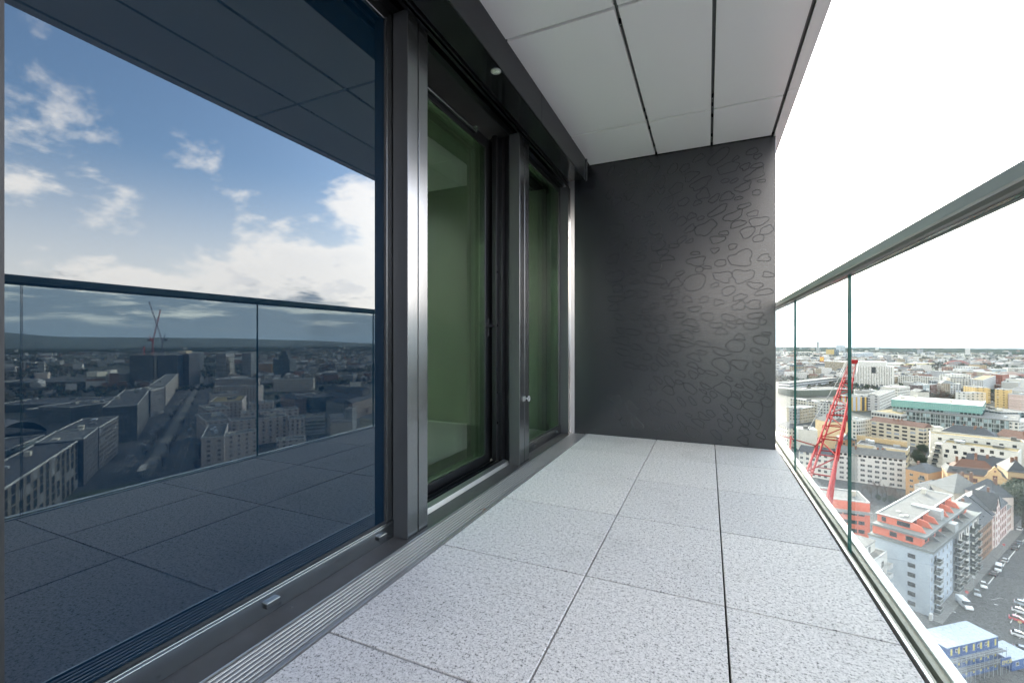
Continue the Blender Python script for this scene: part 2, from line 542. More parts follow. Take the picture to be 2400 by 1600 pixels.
b.add([(0.082, 0, 0.002), (0.128, 0, 0.002), (0.122, 0, 0.030), (0.090, 0, 0.038), (0.082, 0, 0.038),
       (0.082, DL, 0.002), (0.128, DL, 0.002), (0.122, DL, 0.030), (0.090, DL, 0.038), (0.082, DL, 0.038)],
      [(0, 1, 2, 3, 4), (9, 8, 7, 6, 5), (0, 5, 6, 1), (1, 6, 7, 2), (2, 7, 8, 3), (3, 8, 9, 4), (4, 9, 5, 0)])
b.build('threshold', M_STEEL, dr, bevel=0.002)
b = MB()
b.box(0.001, 0.030, 0.12, 0.86, 2.385, 2.41)
b.box(0.031, 0.060, 0.79, 0.84, 2.392, 2.402)
b.build('closer_arm', M_ANTH, dr, bevel=0.003)

# header box over the windows
hd = thing('header_box', 'black glossy header box running above the windows with a small lamp', 'header box', (-1.08, 0, 2.486))
b = MB()
ysg = [(Y0, -0.9), (-0.896, 2.952), (2.956, 4.150)]
for y0, y1 in ysg:
    b.box(-0.006, 0.0, y0, y1, 0.0, 0.206)
b.build('fascia', M_DARK, hd)
b = MB()
for y0, y1 in ysg:
    b.box(-0.160, -0.0065, y0, y1, 0.0, 0.004)
b.build('soffit', M_HEAD, hd)
b = MB()
b.box(-0.175, -0.165, Y0, 4.15, -0.012, 0.20)
b.box(-0.215, -0.195, Y0, 4.288, -0.004, 0.20)
b.box(-0.300, -0.255, Y0, 4.288, 0.005, 0.20)
b.build('blind_rail', M_DARK, hd)
MB().box(-0.60, -0.3005, Y0, 4.288, 0.01, 0.20).box(-0.160, -0.0065, Y0, 4.149, 0.06, 0.20).build('lining', M_BLACK, hd)
b = MB()
b.box(-0.013, 0.0, 4.160, 4.172, -0.006, 0.2055)
b.box(-0.004, 0.016, 4.178, 4.196, -0.012, 0.2055)
b.build('end_cap', M_ANTH, hd, bevel=0.004)
lamp = MB().lathe([(0.030, 0.0), (0.030, -0.004), (0.024, -0.006)], 20, 0, (-0.036, 2.285, 0)).build('lamp_ring', M_STEEL, hd)
smooth(lamp)
g = G('lamp_lens'); vo = g.new('ShaderNodeTexVoronoi'); g.link(g.coord(), vo.inputs[0]); vo.inputs['Scale'].default_value = 120
g.set(g.mix(vo.outputs[0], (0.75, 0.78, 0.68), (0.3, 0.32, 0.28)), 0.15)
MB().lathe([(0.0235, -0.0058), (0.012, -0.0085), (0.0, -0.009)], 16, 0, (-0.036, 2.285, 0)).build('lamp_lens', g.m, hd)

# ceiling panels with open joints
ZC = 2.696
cxs = [-1.085, -0.446, 0.031, 0.503]
cys = [-2.90, -1.58, -0.30, 1.008, 2.358, 3.690, 4.372]
b = MB(); e = MB()
for i, (a, c) in enumerate(zip(cxs[:-1], cxs[1:])):
    for y0, y1 in zip(cys[:-1], cys[1:]):
        ga = 0.002 if i == 0 else 0.010
        x0, x1 = a + ga, c - (0.007 if i == 2 else 0.010)
        yy0, yy1 = y0 + 0.0105, y1 - 0.0105
        b.box(x0, x1, yy0, yy1, ZC, ZC + 0.028)
        b.mi[-4] = 1
tag(b.build('ceiling', [M_CEIL, M_CEDGE], bevel=0.002, seg=1), kind='structure')
b = MB().box(-1.083, 0.60, Y0, 6.6, ZC + 0.075, ZC + 0.30)
for i, (x0, x1) in enumerate(((-0.456, -0.436), (0.021, 0.041), (0.496, 0.516))):
    b.box(x0 - 0.012, x1 + 0.012, Y0, 4.372, ZC + 0.030, ZC + 0.074, 1)
tag(b.build('ceiling_slab', [M_BLACK, plain('ceiling_rail', (0.17, 0.18, 0.18), 0.4, 0.6)]), kind='structure')
b = MB()
for x in (-0.446, 0.031):
    for y in (-1.7, -0.45, 0.87, 1.13, 2.22, 2.50, 3.53, 3.66, 3.84, 4.20):
        b.box(x - 0.0065, x + 0.0065, y - 0.016, y + 0.016, ZC + 0.004, ZC + 0.0295)
        b.tube((x, y, ZC + 0.001), (x, y, ZC + 0.0045), 0.0045, 8, 1)
tag(b.build('ceiling_clips', [M_DARK, M_STEEL]), kind='structure')
fs = thing('fascia_trim', 'pale metal edge trim along the outer side of the ceiling', 'fascia', (0.517, 0, ZC))
for y0, y1 in ((Y0, -1.6), (-1.594, 3.628), (3.634, 6.6)):
    b = MB()
    b.add([(0.0, y0, -0.002), (0.071, y0, 0.0), (0.071, y0, 0.32), (0.062, y0, 0.32), (0.062, y0, 0.012), (0.0, y0, 0.010),
           (0.0, y1, -0.002), (0.071, y1, 0.0), (0.071, y1, 0.32), (0.062, y1, 0.32), (0.062, y1, 0.012), (0.0, y1, 0.010)],
          [(0, 1, 2, 3, 4, 5), (11, 10, 9, 8, 7, 6)] + [(i, 6 + i, 6 + (i + 1) % 6, (i + 1) % 6) for i in range(6)])
    b.build('trim_length', M_CEIL, fs, bevel=0.0015)

# dark end wall with pebble outlines
ew = thing('end_wall', 'dark grey end wall with a relief of raised pebble outlines', 'wall', (-1.246, Y1, 0))
W = 1.778
MB().box(0.0, W, 0.0, 0.09, -0.02, ZC - 0.004).build('panel', M_PANEL, ew, bevel=0.003)
MB().box(-0.02, 0.16, 0.010, 0.09, ZC - 0.003, ZC + 0.07).box(0.1605, W - 0.02, 0.012, 0.09, ZC - 0.003, ZC + 0.07).build('cap', M_BLACK, ew)
rb = random.Random(5)
blobs = []
rel = MB()


def flow(u, z):
    t = z / 2.7
    if t > 0.62: a = 10 + (t - 0.62) / 0.38 * 60 * (1.15 - u)
    elif t > 0.45: a = 4
    else: a = -8 - (0.45 - t) / 0.45 * 55 * (1.25 - u * 0.75)
    return a + rb.uniform(-18, 18)


tries = 0
while tries < 9000 and len(blobs) < 225:
    tries += 1
    u = rb.uniform(0.20, 0.985); z = rb.uniform(0.06, 2.62)
    if rb.random() > min(1, max(0, (u - 0.14) / 0.42)) ** 1.1: continue
    la = rb.choice([0.035, 0.045, 0.052, 0.058, 0.070, 0.088]) * rb.uniform(0.85, 1.15)
    lb = la * rb.uniform(0.34, 0.8)
    x = u * W
    if x + la > W - 0.02: la = min(la, 0.05); lb = min(lb, 0.035)
    if x + la > W - 0.015: continue
    a = R(flow(u, z))
    ok = True
    for (bx, bz, ba, bl, bw) in blobs:
        dx, dz = x - bx, z - bz
        d = math.hypot(dx, dz)
        if d > la + bl: continue
        th = math.atan2(dz, dx)
        r1 = la * lb / math.hypot(lb * math.cos(th - a), la * math.sin(th - a))
        r2 = bl * bw / math.hypot(bw * math.cos(th - ba), bl * math.sin(th - ba))
        if d < (r1 + r2) * 1.03 + 0.008: ok = False; break
    if not ok: continue
    blobs.append((x, z, a, la, lb))
    n = 36
    k1, k2, k3 = rb.uniform(-0.10, 0.10), rb.uniform(-0.22, 0.22), rb.uniform(-0.11, 0.11)
    p1, p2, p3 = rb.uniform(0, 6.3), rb.uniform(0, 6.3), rb.uniform(0, 6.3)
    pts = []
    for i in range(n):
        th = 2 * PI * i / n
        ce, se = math.cos(th), math.sin(th)
        ex = la * math.copysign(abs(ce) ** 0.8, ce); ez = lb * math.copysign(abs(se) ** 0.8, se)
        rr = 1 + k1 * math.cos(2 * th + p1) + k2 * math.cos(3 * th + p2) + k3 * math.cos(5 * th + p3)
        ex *= rr; ez *= rr
        pts.append(Vector((x + ex * math.cos(a) - ez * math.sin(a), 0, z + ex * math.sin(a) + ez * math.cos(a))))
    hw = 0.0031
    vs = []
    for i in range(n):
        tg = (pts[(i + 1) % n] - pts[i - 1]).normalized(); nn = Vector((-tg.z, 0, tg.x))
        q = pts[i]
        vs += [q + nn * hw, q + Vector((0, -0.0034, 0)) + nn * hw * 0.25, q + Vector((0, -0.0034, 0)) - nn * hw * 0.25, q - nn * hw]
    fsx = []
    for i in range(n):
        j = (i + 1) % n
        for k in range(3):
            fsx.append((4 * i + k, 4 * j + k, 4 * j + k + 1, 4 * i + k + 1))
    rel.add(vs, fsx)
smooth(rel.build('pebble_relief', M_PANEL, ew), 50)

# unseen panel added behind the viewer to darken the posts and end wall
bw = thing('unseen_dark_panel', 'unseen dark grey panel added behind the viewer to hold back sky light', 'wall', (-1.40, Y0 - 0.09, 0))
MB().box(0.0, 1.05, 0.0, 0.085, -0.02, ZC - 0.004).build('panel', M_PANEL, bw, bevel=0.003)

# glass railing
XG = 0.585
rl = thing('glass_railing', 'frameless glass balcony railing with a grey metal handrail', 'railing', (XG, 0, 0))
gj = [-2.95, -1.60, -0.25, 1.09, 2.44, 3.80, 5.15, 6.5]
for y0, y1 in zip(gj[:-1], gj[1:]):
    b = MB().box(-0.0065, 0.0065, y0 + 0.0028, y1 - 0.0028, -0.10, 1.231)
    b.mi = [1 if i in (2, 3, 0, 1) else 0 for i in range(6)]
    b.build('pane', [M_CLEAR, M_GEDGE], rl)
hj = [-3.0, -1.85, -0.5, 0.86, 2.21, 3.55, 6.5]
prof = [(-0.034, 1.247), (0.034, 1.247), (0.034, 1.276), (0.028, 1.281), (-0.028, 1.281), (-0.034, 1.276)]
for y0, y1 in zip(hj[:-1], hj[1:]):
    MB().xprof(prof, y0 + 0.002, y1 - 0.002).build('handrail', M_RAIL, rl, bevel=0.002)
MB().xprof([(-0.026, 1.231), (-0.012, 1.231), (-0.012, 1.239), (0.012, 1.239), (0.012, 1.231), (0.026, 1.231), (0.026, 1.2465), (-0.026, 1.2465)], -3.0, 6.5).build('glass_channel', plain('channel_grey', (0.22, 0.215, 0.20), 0.5, 0.0, 0.05), rl)
MB().box(-0.0345, -0.0270, -3.0, 6.5, 1.2425, 1.2465).build('rail_lip', plain('lip_grey', (0.72, 0.72, 0.68), 0.4, 0.0, 0.03), rl)
MB().box(-0.05, 0.0, -2.97, -2.96, 0, 1.2).build('end_pane_edge', M_GEDGE, rl)
MB().box(-1.85, -0.055, -2.972, -2.960, -0.05, 1.231).build('pane', M_CLEAR, rl)
MB().box(-1.85, -0.04, -3.0, -2.935, 1.247, 1.28).build('handrail', M_RAIL, rl)
MB().box(-0.033, -0.023, -3.0, 6.5, -0.03, 0.004).build('inner_strip', M_STEEL, rl, bevel=0.002)
MB().box(0.0105, 0.030, -3.0, 6.5, -0.10, -0.012).box(-0.0205, -0.0070, -3.0, 6.5, -0.10, -0.010).build('seal', plain('seal_grey', (0.26, 0.25, 0.20), 0.6, 0, 0.2), rl)
MB().box(0.031, 0.064, -3.0, 6.5, -0.30, -0.002).build('outer_strip', plain('pale_metal', (0.66, 0.66, 0.64), 0.4, 0.2, 0.05), rl, bevel=0.002)

# rooms behind the windows
b = MB()
b.box(-6.0, -1.30, -2.0, -1.95, -0.02, 2.62)
b.box(-6.0, -1.58, 4.40, 4.45, -0.02, 2.62)
b.box(-6.05, -6.0, -2.0, -1.4, -0.02, 2.62)
b.box(-6.05, -6.0, -1.4, 4.45, -0.02, 0.25)  # unseen opening above this, added so daylight brightens the room
b.box(-6.05, -6.0, -1.4, 4.45, 2.5, 2.62)
b.box(-2.2, -1.56, 1.72, 1.78, -0.02, 2.62)
b.box(-2.06, -1.64, 4.12, 4.3995, -0.02, 2.62)
tag(b.build('interior_wall', M_INT), 'plain white inside walls of the room behind the tinted glass', 'wall', kind='structure')
tag(MB().box(-2.075, -1.625, 4.105, 4.1199, -0.02, 0.11).box(-6.0, -2.06, 4.385, 4.3995, -0.02, 0.11).build('skirting_board', M_INT), 'white skirting board at the foot of the inside wall', 'skirting')
tag(MB().box(-6.0, -1.56, -1.95, 4.40, -0.10, -0.021).build('interior_floor', M_INTF), kind='structure')
tag(MB().box(-6.0, -1.56, -1.95, 4.40, 2.621, 2.70).build('interior_ceiling', M_INT), kind='structure')
# the tower's own body above, below and beyond the terrace
tb = MB()
tb.box(-6.4, -1.0, Y0, 26, ZC + 0.36, ZC + 3.2)
tb.box(-6.4, -1.4, 4.47, 26, -1.0, ZC + 0.35)
tb.box(-6.4, 0.55, Y0, 26, GZ, -0.45)
tag(tb.build('tower_block', plain('tower_cladding', (0.10, 0.105, 0.11), 0.5, 0.2)), 'dark clad body of the tower block this balcony belongs to', 'tower')
# ---------------------------------------------------------------- the city: helpers
XM = -1.384                      # plane of the big mirrored window


def E(u, v, h=0.0):
    """point of the city at height h over the street, found from where the photo shows it"""
    z = GZ - CAMZ + h
    d = -FPX * z / (v - CY); l = (u - CX) / FPX * d
    return Vector((l * cy_ - d * sy_, l * sy_ + d * cy_))


def Mr(u, v, h=0.0):
    """the same for a point the photo shows mirrored in the window"""
    p = E(u, v, h)
    return Vector((2 * XM - p.x, p.y))


WHITE = (0.60, 0.60, 0.58); OFF = (0.52, 0.51, 0.47); CREAM = (0.58, 0.47, 0.30); YEL = (0.60, 0.44, 0.20)
GREY = (0.33, 0.34, 0.35); LGREY = (0.46, 0.47, 0.48); PINK = (0.55, 0.44, 0.41); RED = (0.34, 0.13, 0.09)
DARK = (0.07, 0.075, 0.085); TAN = (0.44, 0.34, 0.22); CORAL = (0.62, 0.17, 0.11); ORANGE = (0.50, 0.29, 0.13)
BROWN = (0.27, 0.16, 0.10); BLUEG = (0.36, 0.43, 0.50)
RG = plain('gravel_roof', (0.125, 0.123, 0.117), 0.95, 0, 0.3, 0.4)
RW = plain('pale_roof', (0.42, 0.41, 0.39), 0.9, 0, 0.12, 0.3)
RM = plain('mossy_roof', (0.17, 0.13, 0.055), 0.95, 0, 0.4, 0.3)
RS = plain('slate_roof', (0.052, 0.056, 0.062), 0.75, 0, 0.35, 0.8)
RL = plain('light_slate_roof', (0.16, 0.163, 0.158), 0.8, 0, 0.25, 0.8)
RR = plain('brown_tile_roof', (0.13, 0.07, 0.05), 0.85, 0, 0.3, 0.8)
RD = plain('dark_felt_roof', (0.06, 0.06, 0.062), 0.9, 0, 0.3, 0.4)
ROOFS = {'g': RG, 'w': RW, 'm': RM, 's': RS, 'l': RL, 'r': RR, 'd': RD}
M_PANE = plain('dark_pane', (0.025, 0.03, 0.036), 0.15, 0, 0.3, 1.0)
M_WFR = plain('white_frame', (0.45, 0.45, 0.45), 0.5, 0, 0.05)
M_DFR = plain('dark_frame', (0.06, 0.06, 0.065), 0.5, 0, 0.1)
M_RFR = plain('red_stone_frame', (0.30, 0.11, 0.08), 0.7, 0, 0.1)
M_METAL = plain('roof_metal', (0.40, 0.42, 0.44), 0.4, 0.5, 0.15)


def wallmat(c):
    c = (c[0] * 0.90, c[1] * 0.86, c[2] * 0.80)
    return plain('render_%02d%02d%02d' % tuple(int(x * 99) for x in c), c, 0.85, 0, 0.14, 0.25)


_wm = {}


def winmesh(w, h, style):
    k = (w, h, style)
    if k in _wm: return _wm[k]
    fr = {'w': M_WFR, 'd': M_DFR, 'r': M_RFR}[style[0]]
    f = 0.22 if style[0] == 'r' else 0.09
    b = MB()
    b.box(-w / 2, w / 2, -0.05, 0.01, 0, f).box(-w / 2, w / 2, -0.05, 0.01, h - f, h)
    b.box(-w / 2, -w / 2 + f, -0.05, 0.01, f, h - f).box(w / 2 - f, w / 2, -0.05, 0.01, f, h - f)
    if 'x' in style: b.box(-f / 2, f / 2, -0.045, 0.01, f, h - f)
    if 's' in style: b.box(-w / 2 - 0.1, w / 2 + 0.1, -0.16, 0.01, -0.08, -0.001)
    b.box(-w / 2 + f, w / 2 - f, -0.012, 0.012, f, h - f, 1)
    _wm[k] = b.mesh('window', [fr, M_PANE])
    return _wm[k]


def balmesh(w, d=1.3, kind='m'):
    k = ('bal', w, d, kind)
    if k in _wm: return _wm[k]
    b = MB().box(-w / 2, w / 2, -d, 0.0, -0.18, 0.0)
    b.box(-w / 2, w / 2, -d, -d + 0.06, 0.001, 1.0, 1).box(-w / 2, -w / 2 + 0.06, -d + 0.061, 0, 0.001, 1.0, 1).box(w / 2 - 0.06, w / 2, -d + 0.061, 0, 0.001, 1.0, 1)
    b.box(-w / 2 - 0.02, w / 2 + 0.02, -d - 0.02, -d + 0.08, 1.001, 1.06, 0)
    _wm[k] = b.mesh('balcony', [M_WFR if kind != 'd' else M_DFR, plain('balcony_rail', (0.10, 0.115, 0.11), 0.5, 0.2) if kind != 'w' else M_WFR])
    return _wm[k]


FACE = {'f': 0.0, 'r': PI / 2, 'l': -PI / 2}


def put(root, me, face, s, z, L, name='window', off=0.0):
    """hang a shared mesh on a face: s = distance along the wall from its left end as seen from outside"""
    if face == 'f': loc = (s, -off, z)
    elif face == 'r': loc = (L[0] + off, s, z)
    else: loc = (-off, L[1] - s, z)
    return inst(name, me, root, loc, FACE[face])


def wins(root, L, face, n, floors, w, h, style, z0=1.0, fh=3.0, m=1.5, skip=()):
    ln = L[1] if face != 'f' else L[0]
    me = winmesh(w, h, style)
    for i in range(n):
        s = m + (ln - 2 * m) * (i + 0.5) / n
        for k in range(floors):
            if (i, k) in skip: continue
            put(root, me, face, s, z0 + k * fh, L)


def roofmesh(b, kind, L, D, h, rh, ov=0.4, mi=0, wall=None):
    if kind == 'hip':
        r = min(D, L) / 2
        if L >= D: a, c = (r, D / 2, h + rh), (L - r, D / 2, h + rh)
        else: a, c = (L / 2, r, h + rh), (L / 2, D - r, h + rh)
        p = [(-ov, -ov, h), (L + ov, -ov, h), (L + ov, D + ov, h), (-ov, D + ov, h)]
        if L >= D: b.add(p + [a, c], [(0, 1, 5, 4), (1, 2, 5), (2, 3, 4, 5), (3, 0, 4), (3, 2, 1, 0)], mi)
        else: b.add(p + [a, c], [(0, 1, 4), (1, 2, 5, 4), (2, 3, 5), (3, 0, 4, 5), (3, 2, 1, 0)], mi)
    elif kind == 'gable':
        p = [(-ov, -ov, h), (L + ov, -ov, h), (L + ov, D + ov, h), (-ov, D + ov, h), (-ov, D / 2, h + rh), (L + ov, D / 2, h + rh)]
        b.add(p, [(0, 1, 5, 4), (2, 3, 4, 5), (3, 2, 1, 0), (0, 4, 3), (1, 2, 5)], mi)
    elif kind == 'gabley':
        p = [(-ov, -ov, h), (L + ov, -ov, h), (L + ov, D + ov, h), (-ov, D + ov, h), (L / 2, -ov, h + rh), (L / 2, D + ov, h + rh)]
        b.add(p, [(1, 2, 5, 4), (3, 0, 4, 5), (3, 2, 1, 0), (0, 1, 4), (2, 3, 5)], mi)


def block(name, label, A, B, D, h, wall, roof='g', kind='flat', cat='building', rh=4.0, units=2, group=None, parapet=0.5, seed=0, rmat=None):
    """a building from its front eave line A-B (seen from the terrace), its depth and its height"""
    v = B - A; L = v.length
    t = thing(name, label, cat, (A.x, A.y, GZ), math.atan2(v.y, v.x), group)
    wm = wall if not isinstance(wall, tuple) else wallmat(wall)
    rm = rmat or ROOFS[roof]
    MB().box(0, L, 0, D, 0, h, 0, 'tb').build('wall', wm, t)
    rq = random.Random(seed + int(L * 7 + h * 13))
    b = MB()
    if kind == 'flat':
        b.box(0, L, 0, 0.35, h, h + parapet, 1).box(0, L, D - 0.35, D, h, h + parapet, 1)
        b.box(0, 0.35, 0.35, D - 0.35, h, h + parapet, 1).box(L - 0.35, L, 0.35, D - 0.35, h, h + parapet, 1)
        b.add([(0.3, 0.3, h + 0.08), (L - 0.3, 0.3, h + 0.08), (L - 0.3, D - 0.3, h + 0.08), (0.3, D - 0.3, h + 0.08)], [(0, 1, 2, 3)], 0)
        ro = b.build('roof', [rm, plain('roof_coping', (0.40, 0.40, 0.39), 0.7, 0, 0.1)], t)
        for k in range(units):
            w_, d_, h_ = rq.uniform(1.2, min(6, L * 0.25)), rq.uniform(1.2, min(4, D * 0.35)), rq.uniform(0.8, 2.6)
            x = rq.uniform(1.5, max(1.6, L - w_ - 1.5)); y = rq.uniform(D * 0.25, max(D * 0.26, D - d_ - 1.2))
            MB().box(x, x + w_, y, y + d_, h + 0.081, h + h_).build('roof_unit', rq.choice([M_METAL, wallmat(OFF), RG]), ro)
    else:
        roofmesh(b, kind, L, D, h, rh)
        ro = b.build('roof', rm, t)
        for k in range(units):
            x = rq.uniform(L * 0.15, L * 0.85); y = D * rq.uniform(0.3, 0.62)
            MB().box(x - 0.5, x + 0.5, y - 0.4, y + 0.4, h + rh * 0.25, h + rh + 1.0).build('chimney', wallmat((0.19, 0.11, 0.085)), ro)
    return t, (L, D)


# ---------------------------------------------------------------- ground, streets, hills, forest
def ground_mat():
    g = G('city_ground')
    co = g.coord()
    ge = g.new('ShaderNodeSeparateXYZ'); g.link(co, ge.inputs[0])
    r2 = g.math('SQRT', g.math('ADD', g.math('MULTIPLY', ge.outputs[0], ge.outputs[0]), g.math('MULTIPLY', ge.outputs[1], ge.outputs[1])))
    asph = g.mix(g.noise(0.09, 6, 0.65), (0.035, 0.036, 0.038), (0.085, 0.085, 0.083))
    f = g.noise(0.006, 6, 0.62)
    land = g.ramp(f, [(0.36, (0.035, 0.042, 0.026)), (0.47, (0.075, 0.068, 0.05)), (0.53, (0.11, 0.105, 0.095)), (0.60, (0.05, 0.056, 0.036)), (0.72, (0.10, 0.12, 0.05))])
    k = g.new('ShaderNodeMapRange'); g.link(r2, k.inputs[0]); k.inputs[1].default_value = 420; k.inputs[2].default_value = 900
    k2 = g.math('MAXIMUM', g.math('MULTIPLY', k.outputs[0], 1.0), g.math('GREATER_THAN', g.noise(0.02, 4, 0.6), 0.60))
    g.set(g.mix(k2, asph, land), 0.9, 0, 0.2)
    return g.m


GR = 6400.0
n = 96
gv = [(0, 0, GZ)]; gf = []
rings = [150, 400, 900, 1800, 3200, 4800, GR]
for r in rings: gv += [(r * math.cos(2 * PI * i / n), r * math.sin(2 * PI * i / n), GZ) for i in range(n)]
gf += [(0, 1 + i, 1 + (i + 1) % n) for i in range(n)]
for k in range(len(rings) - 1):
    o = 1 + k * n
    gf += [(o + i, o + n + i, o + n + (i + 1) % n, o + (i + 1) % n) for i in range(n)]
tag(MB().add(gv, gf).build('ground', ground_mat()), kind='structure')

# forested rim and the far hills (seen mirrored), as one terrain band each
fm = G('far_forest'); fm.set(fm.ramp(fm.noise(0.01, 5, 0.6), [(0.35, (0.022, 0.03, 0.018)), (0.6, (0.05, 0.05, 0.032))]), 1.0, 0, 0.0)
b = MB()
nr, na = 26, 620
a0, a1 = R(-22), R(92)
pv = []
for j in range(nr):
    r = 4300 + (GR + 500 - 4300) * j / (nr - 1)
    for i in range(na):
        a = a0 + (a1 - a0) * i / (na - 1)
        x, y = r * math.sin(a), r * math.cos(a)
        q = mnoise.noise(Vector((x * 0.0016, y * 0.0016, 0.3)))
        z = 4 + 11 * (0.5 + 0.5 * mnoise.noise(Vector((x * 0.02, y * 0.02, 1.7)))) if q > -0.12 - 0.25 * (j / nr) else -1.0
        if j == 0: z = -1.0
        if j == nr - 1: z = max(z, 3)
        pv.append((x, y, GZ + z))
b.add(pv, [(j * na + i, j * na + i + 1, (j + 1) * na + i + 1, (j + 1) * na + i) for j in range(nr - 1) for i in range(na - 1)])
tag(b.build('far_woods', fm.m, uv=False), 'brown and dark green woods far out towards the horizon', 'woods', kind='stuff')
b = MB(); pv = []; na = 220
for j, (r, s) in enumerate(((6500, 0.0), (8500, 0.35), (10500, 0.8), (12000, 1.0), (14000, 0.9))):
    for i in range(na):
        a = R(34) + R(52) * i / (na - 1)
        t = i / (na - 1)
        hgt = 40 + 135 * max(0, min(1, (t - 0.10) / 0.35)) + 26 * mnoise.noise(Vector((t * 9, j * 0.3, 0))) + 75 * math.exp(-((t - 0.76) / 0.05) ** 2)
        pv.append((r * math.sin(a), r * math.cos(a), GZ - 8 + s * hgt * (r / 12000) ** 0.3))
b.add(pv, [(j * na + i, j * na + i + 1, (j + 1) * na + i + 1, (j + 1) * na + i) for j in range(4) for i in range(na - 1)])
tag(smooth(b.build('hills', plain('hill_woods', (0.035, 0.045, 0.03), 1.0, 0, 0.3, 0.002), uv=False)), kind='structure')

tS = Vector((0.543, 0.84)); nS = Vector((0.84, -0.543))     # the street below: along it, and away from the house fronts
oS = Vector((62.7, 176.9))


def S(a, o, z=0.0): p = oS + tS * a + nS * o; return (p.x, p.y, GZ + z)


M_ASPH = plain('asphalt', (0.052, 0.051, 0.050), 0.85, 0, 0.3, 0.15)
M_PAVE = plain('pavement_slabs', (0.15, 0.148, 0.142), 0.85, 0, 0.25, 0.3)
M_LINE = plain('road_paint', (0.55, 0.55, 0.53), 0.7, 0, 0.2, 1.0)


def strip(name, mat, quads, z, kind='structure', **kw):
    b = MB()
    for (a0, o0, a1, o1) in quads:
        b.add([S(a0, o0, z), S(a1, o0, z), S(a1, o1, z), S(a0, o1, z)], [(0, 3, 2, 1)])
    return tag(b.build(name, mat, **kw), kind=kind)


strip('road', M_ASPH, [(-60, 3.2, 190, 24)], 0.02)
b = MB()
p = [S(-2, 0.05), S(190, 0.05), S(190, 3.2), S(-2, 3.2)]
b.prism([(q[0], q[1]) for q in p], GZ + 0.001, GZ + 0.14)
p = [S(-60, 24), S(190, 24), S(190, 28), S(-60, 28)]
b.prism([(q[0], q[1]) for q in p], GZ + 0.001, GZ + 0.14)
tag(b.build('pavement', M_PAVE), kind='structure')

# the wide boulevard (seen mirrored) with its tracks and verges
b = MB()
bl = [Mr(222, 1102), Mr(335, 996), Mr(388, 945), Mr(450, 880)]
br = [Mr(450, 1125), Mr(470, 1030), Mr(490, 940), Mr(500, 885)]
for i in range(3):
    b.add([(bl[i].x, bl[i].y, GZ + 0.03), (bl[i + 1].x, bl[i + 1].y, GZ + 0.03), (br[i + 1].x, br[i + 1].y, GZ + 0.03), (br[i].x, br[i].y, GZ + 0.03)], [(0, 1, 2, 3)])
tag(b.build('boulevard', M_ASPH), kind='structure')
b = MB()
for (f0, f1) in ((0.46, 0.60),):
    for i in range(3):
        q = [bl[i].lerp(br[i], f0), bl[i + 1].lerp(br[i + 1], f0), bl[i + 1].lerp(br[i + 1], f1), bl[i].lerp(br[i], f1)]
        b.add([(k.x, k.y, GZ + 0.05) for k in q], [(0, 1, 2, 3)])
tag(b.build('gravel_verge', plain('gravel', (0.17, 0.165, 0.15), 0.95, 0, 0.4, 0.06)), kind='structure')
b = MB()
for f in (0.2, 0.24, 0.3, 0.34, 0.78, 0.86):
    for i in range(3):
        for k in range(10):
            t0, t1 = k / 10, (k + 0.55) / 10
            pa = bl[i].lerp(br[i], f).lerp(bl[i + 1].lerp(br[i + 1], f), t0); pb = bl[i].lerp(br[i], f).lerp(bl[i + 1].lerp(br[i + 1], f), t1)
            d = (pb - pa).normalized(); w = Vector((-d.y, d.x)) * 0.12
            b.add([(*(pa - w), GZ + 0.06), (*(pa + w), GZ + 0.06), (*(pb + w), GZ + 0.06), (*(pb - w), GZ + 0.06)], [(0, 1, 2, 3)])
tag(b.build('boulevard_markings', M_LINE), kind='structure')

# ---------------------------------------------------------------- near houses along the street
tS3 = math.atan2(tS.y, tS.x)


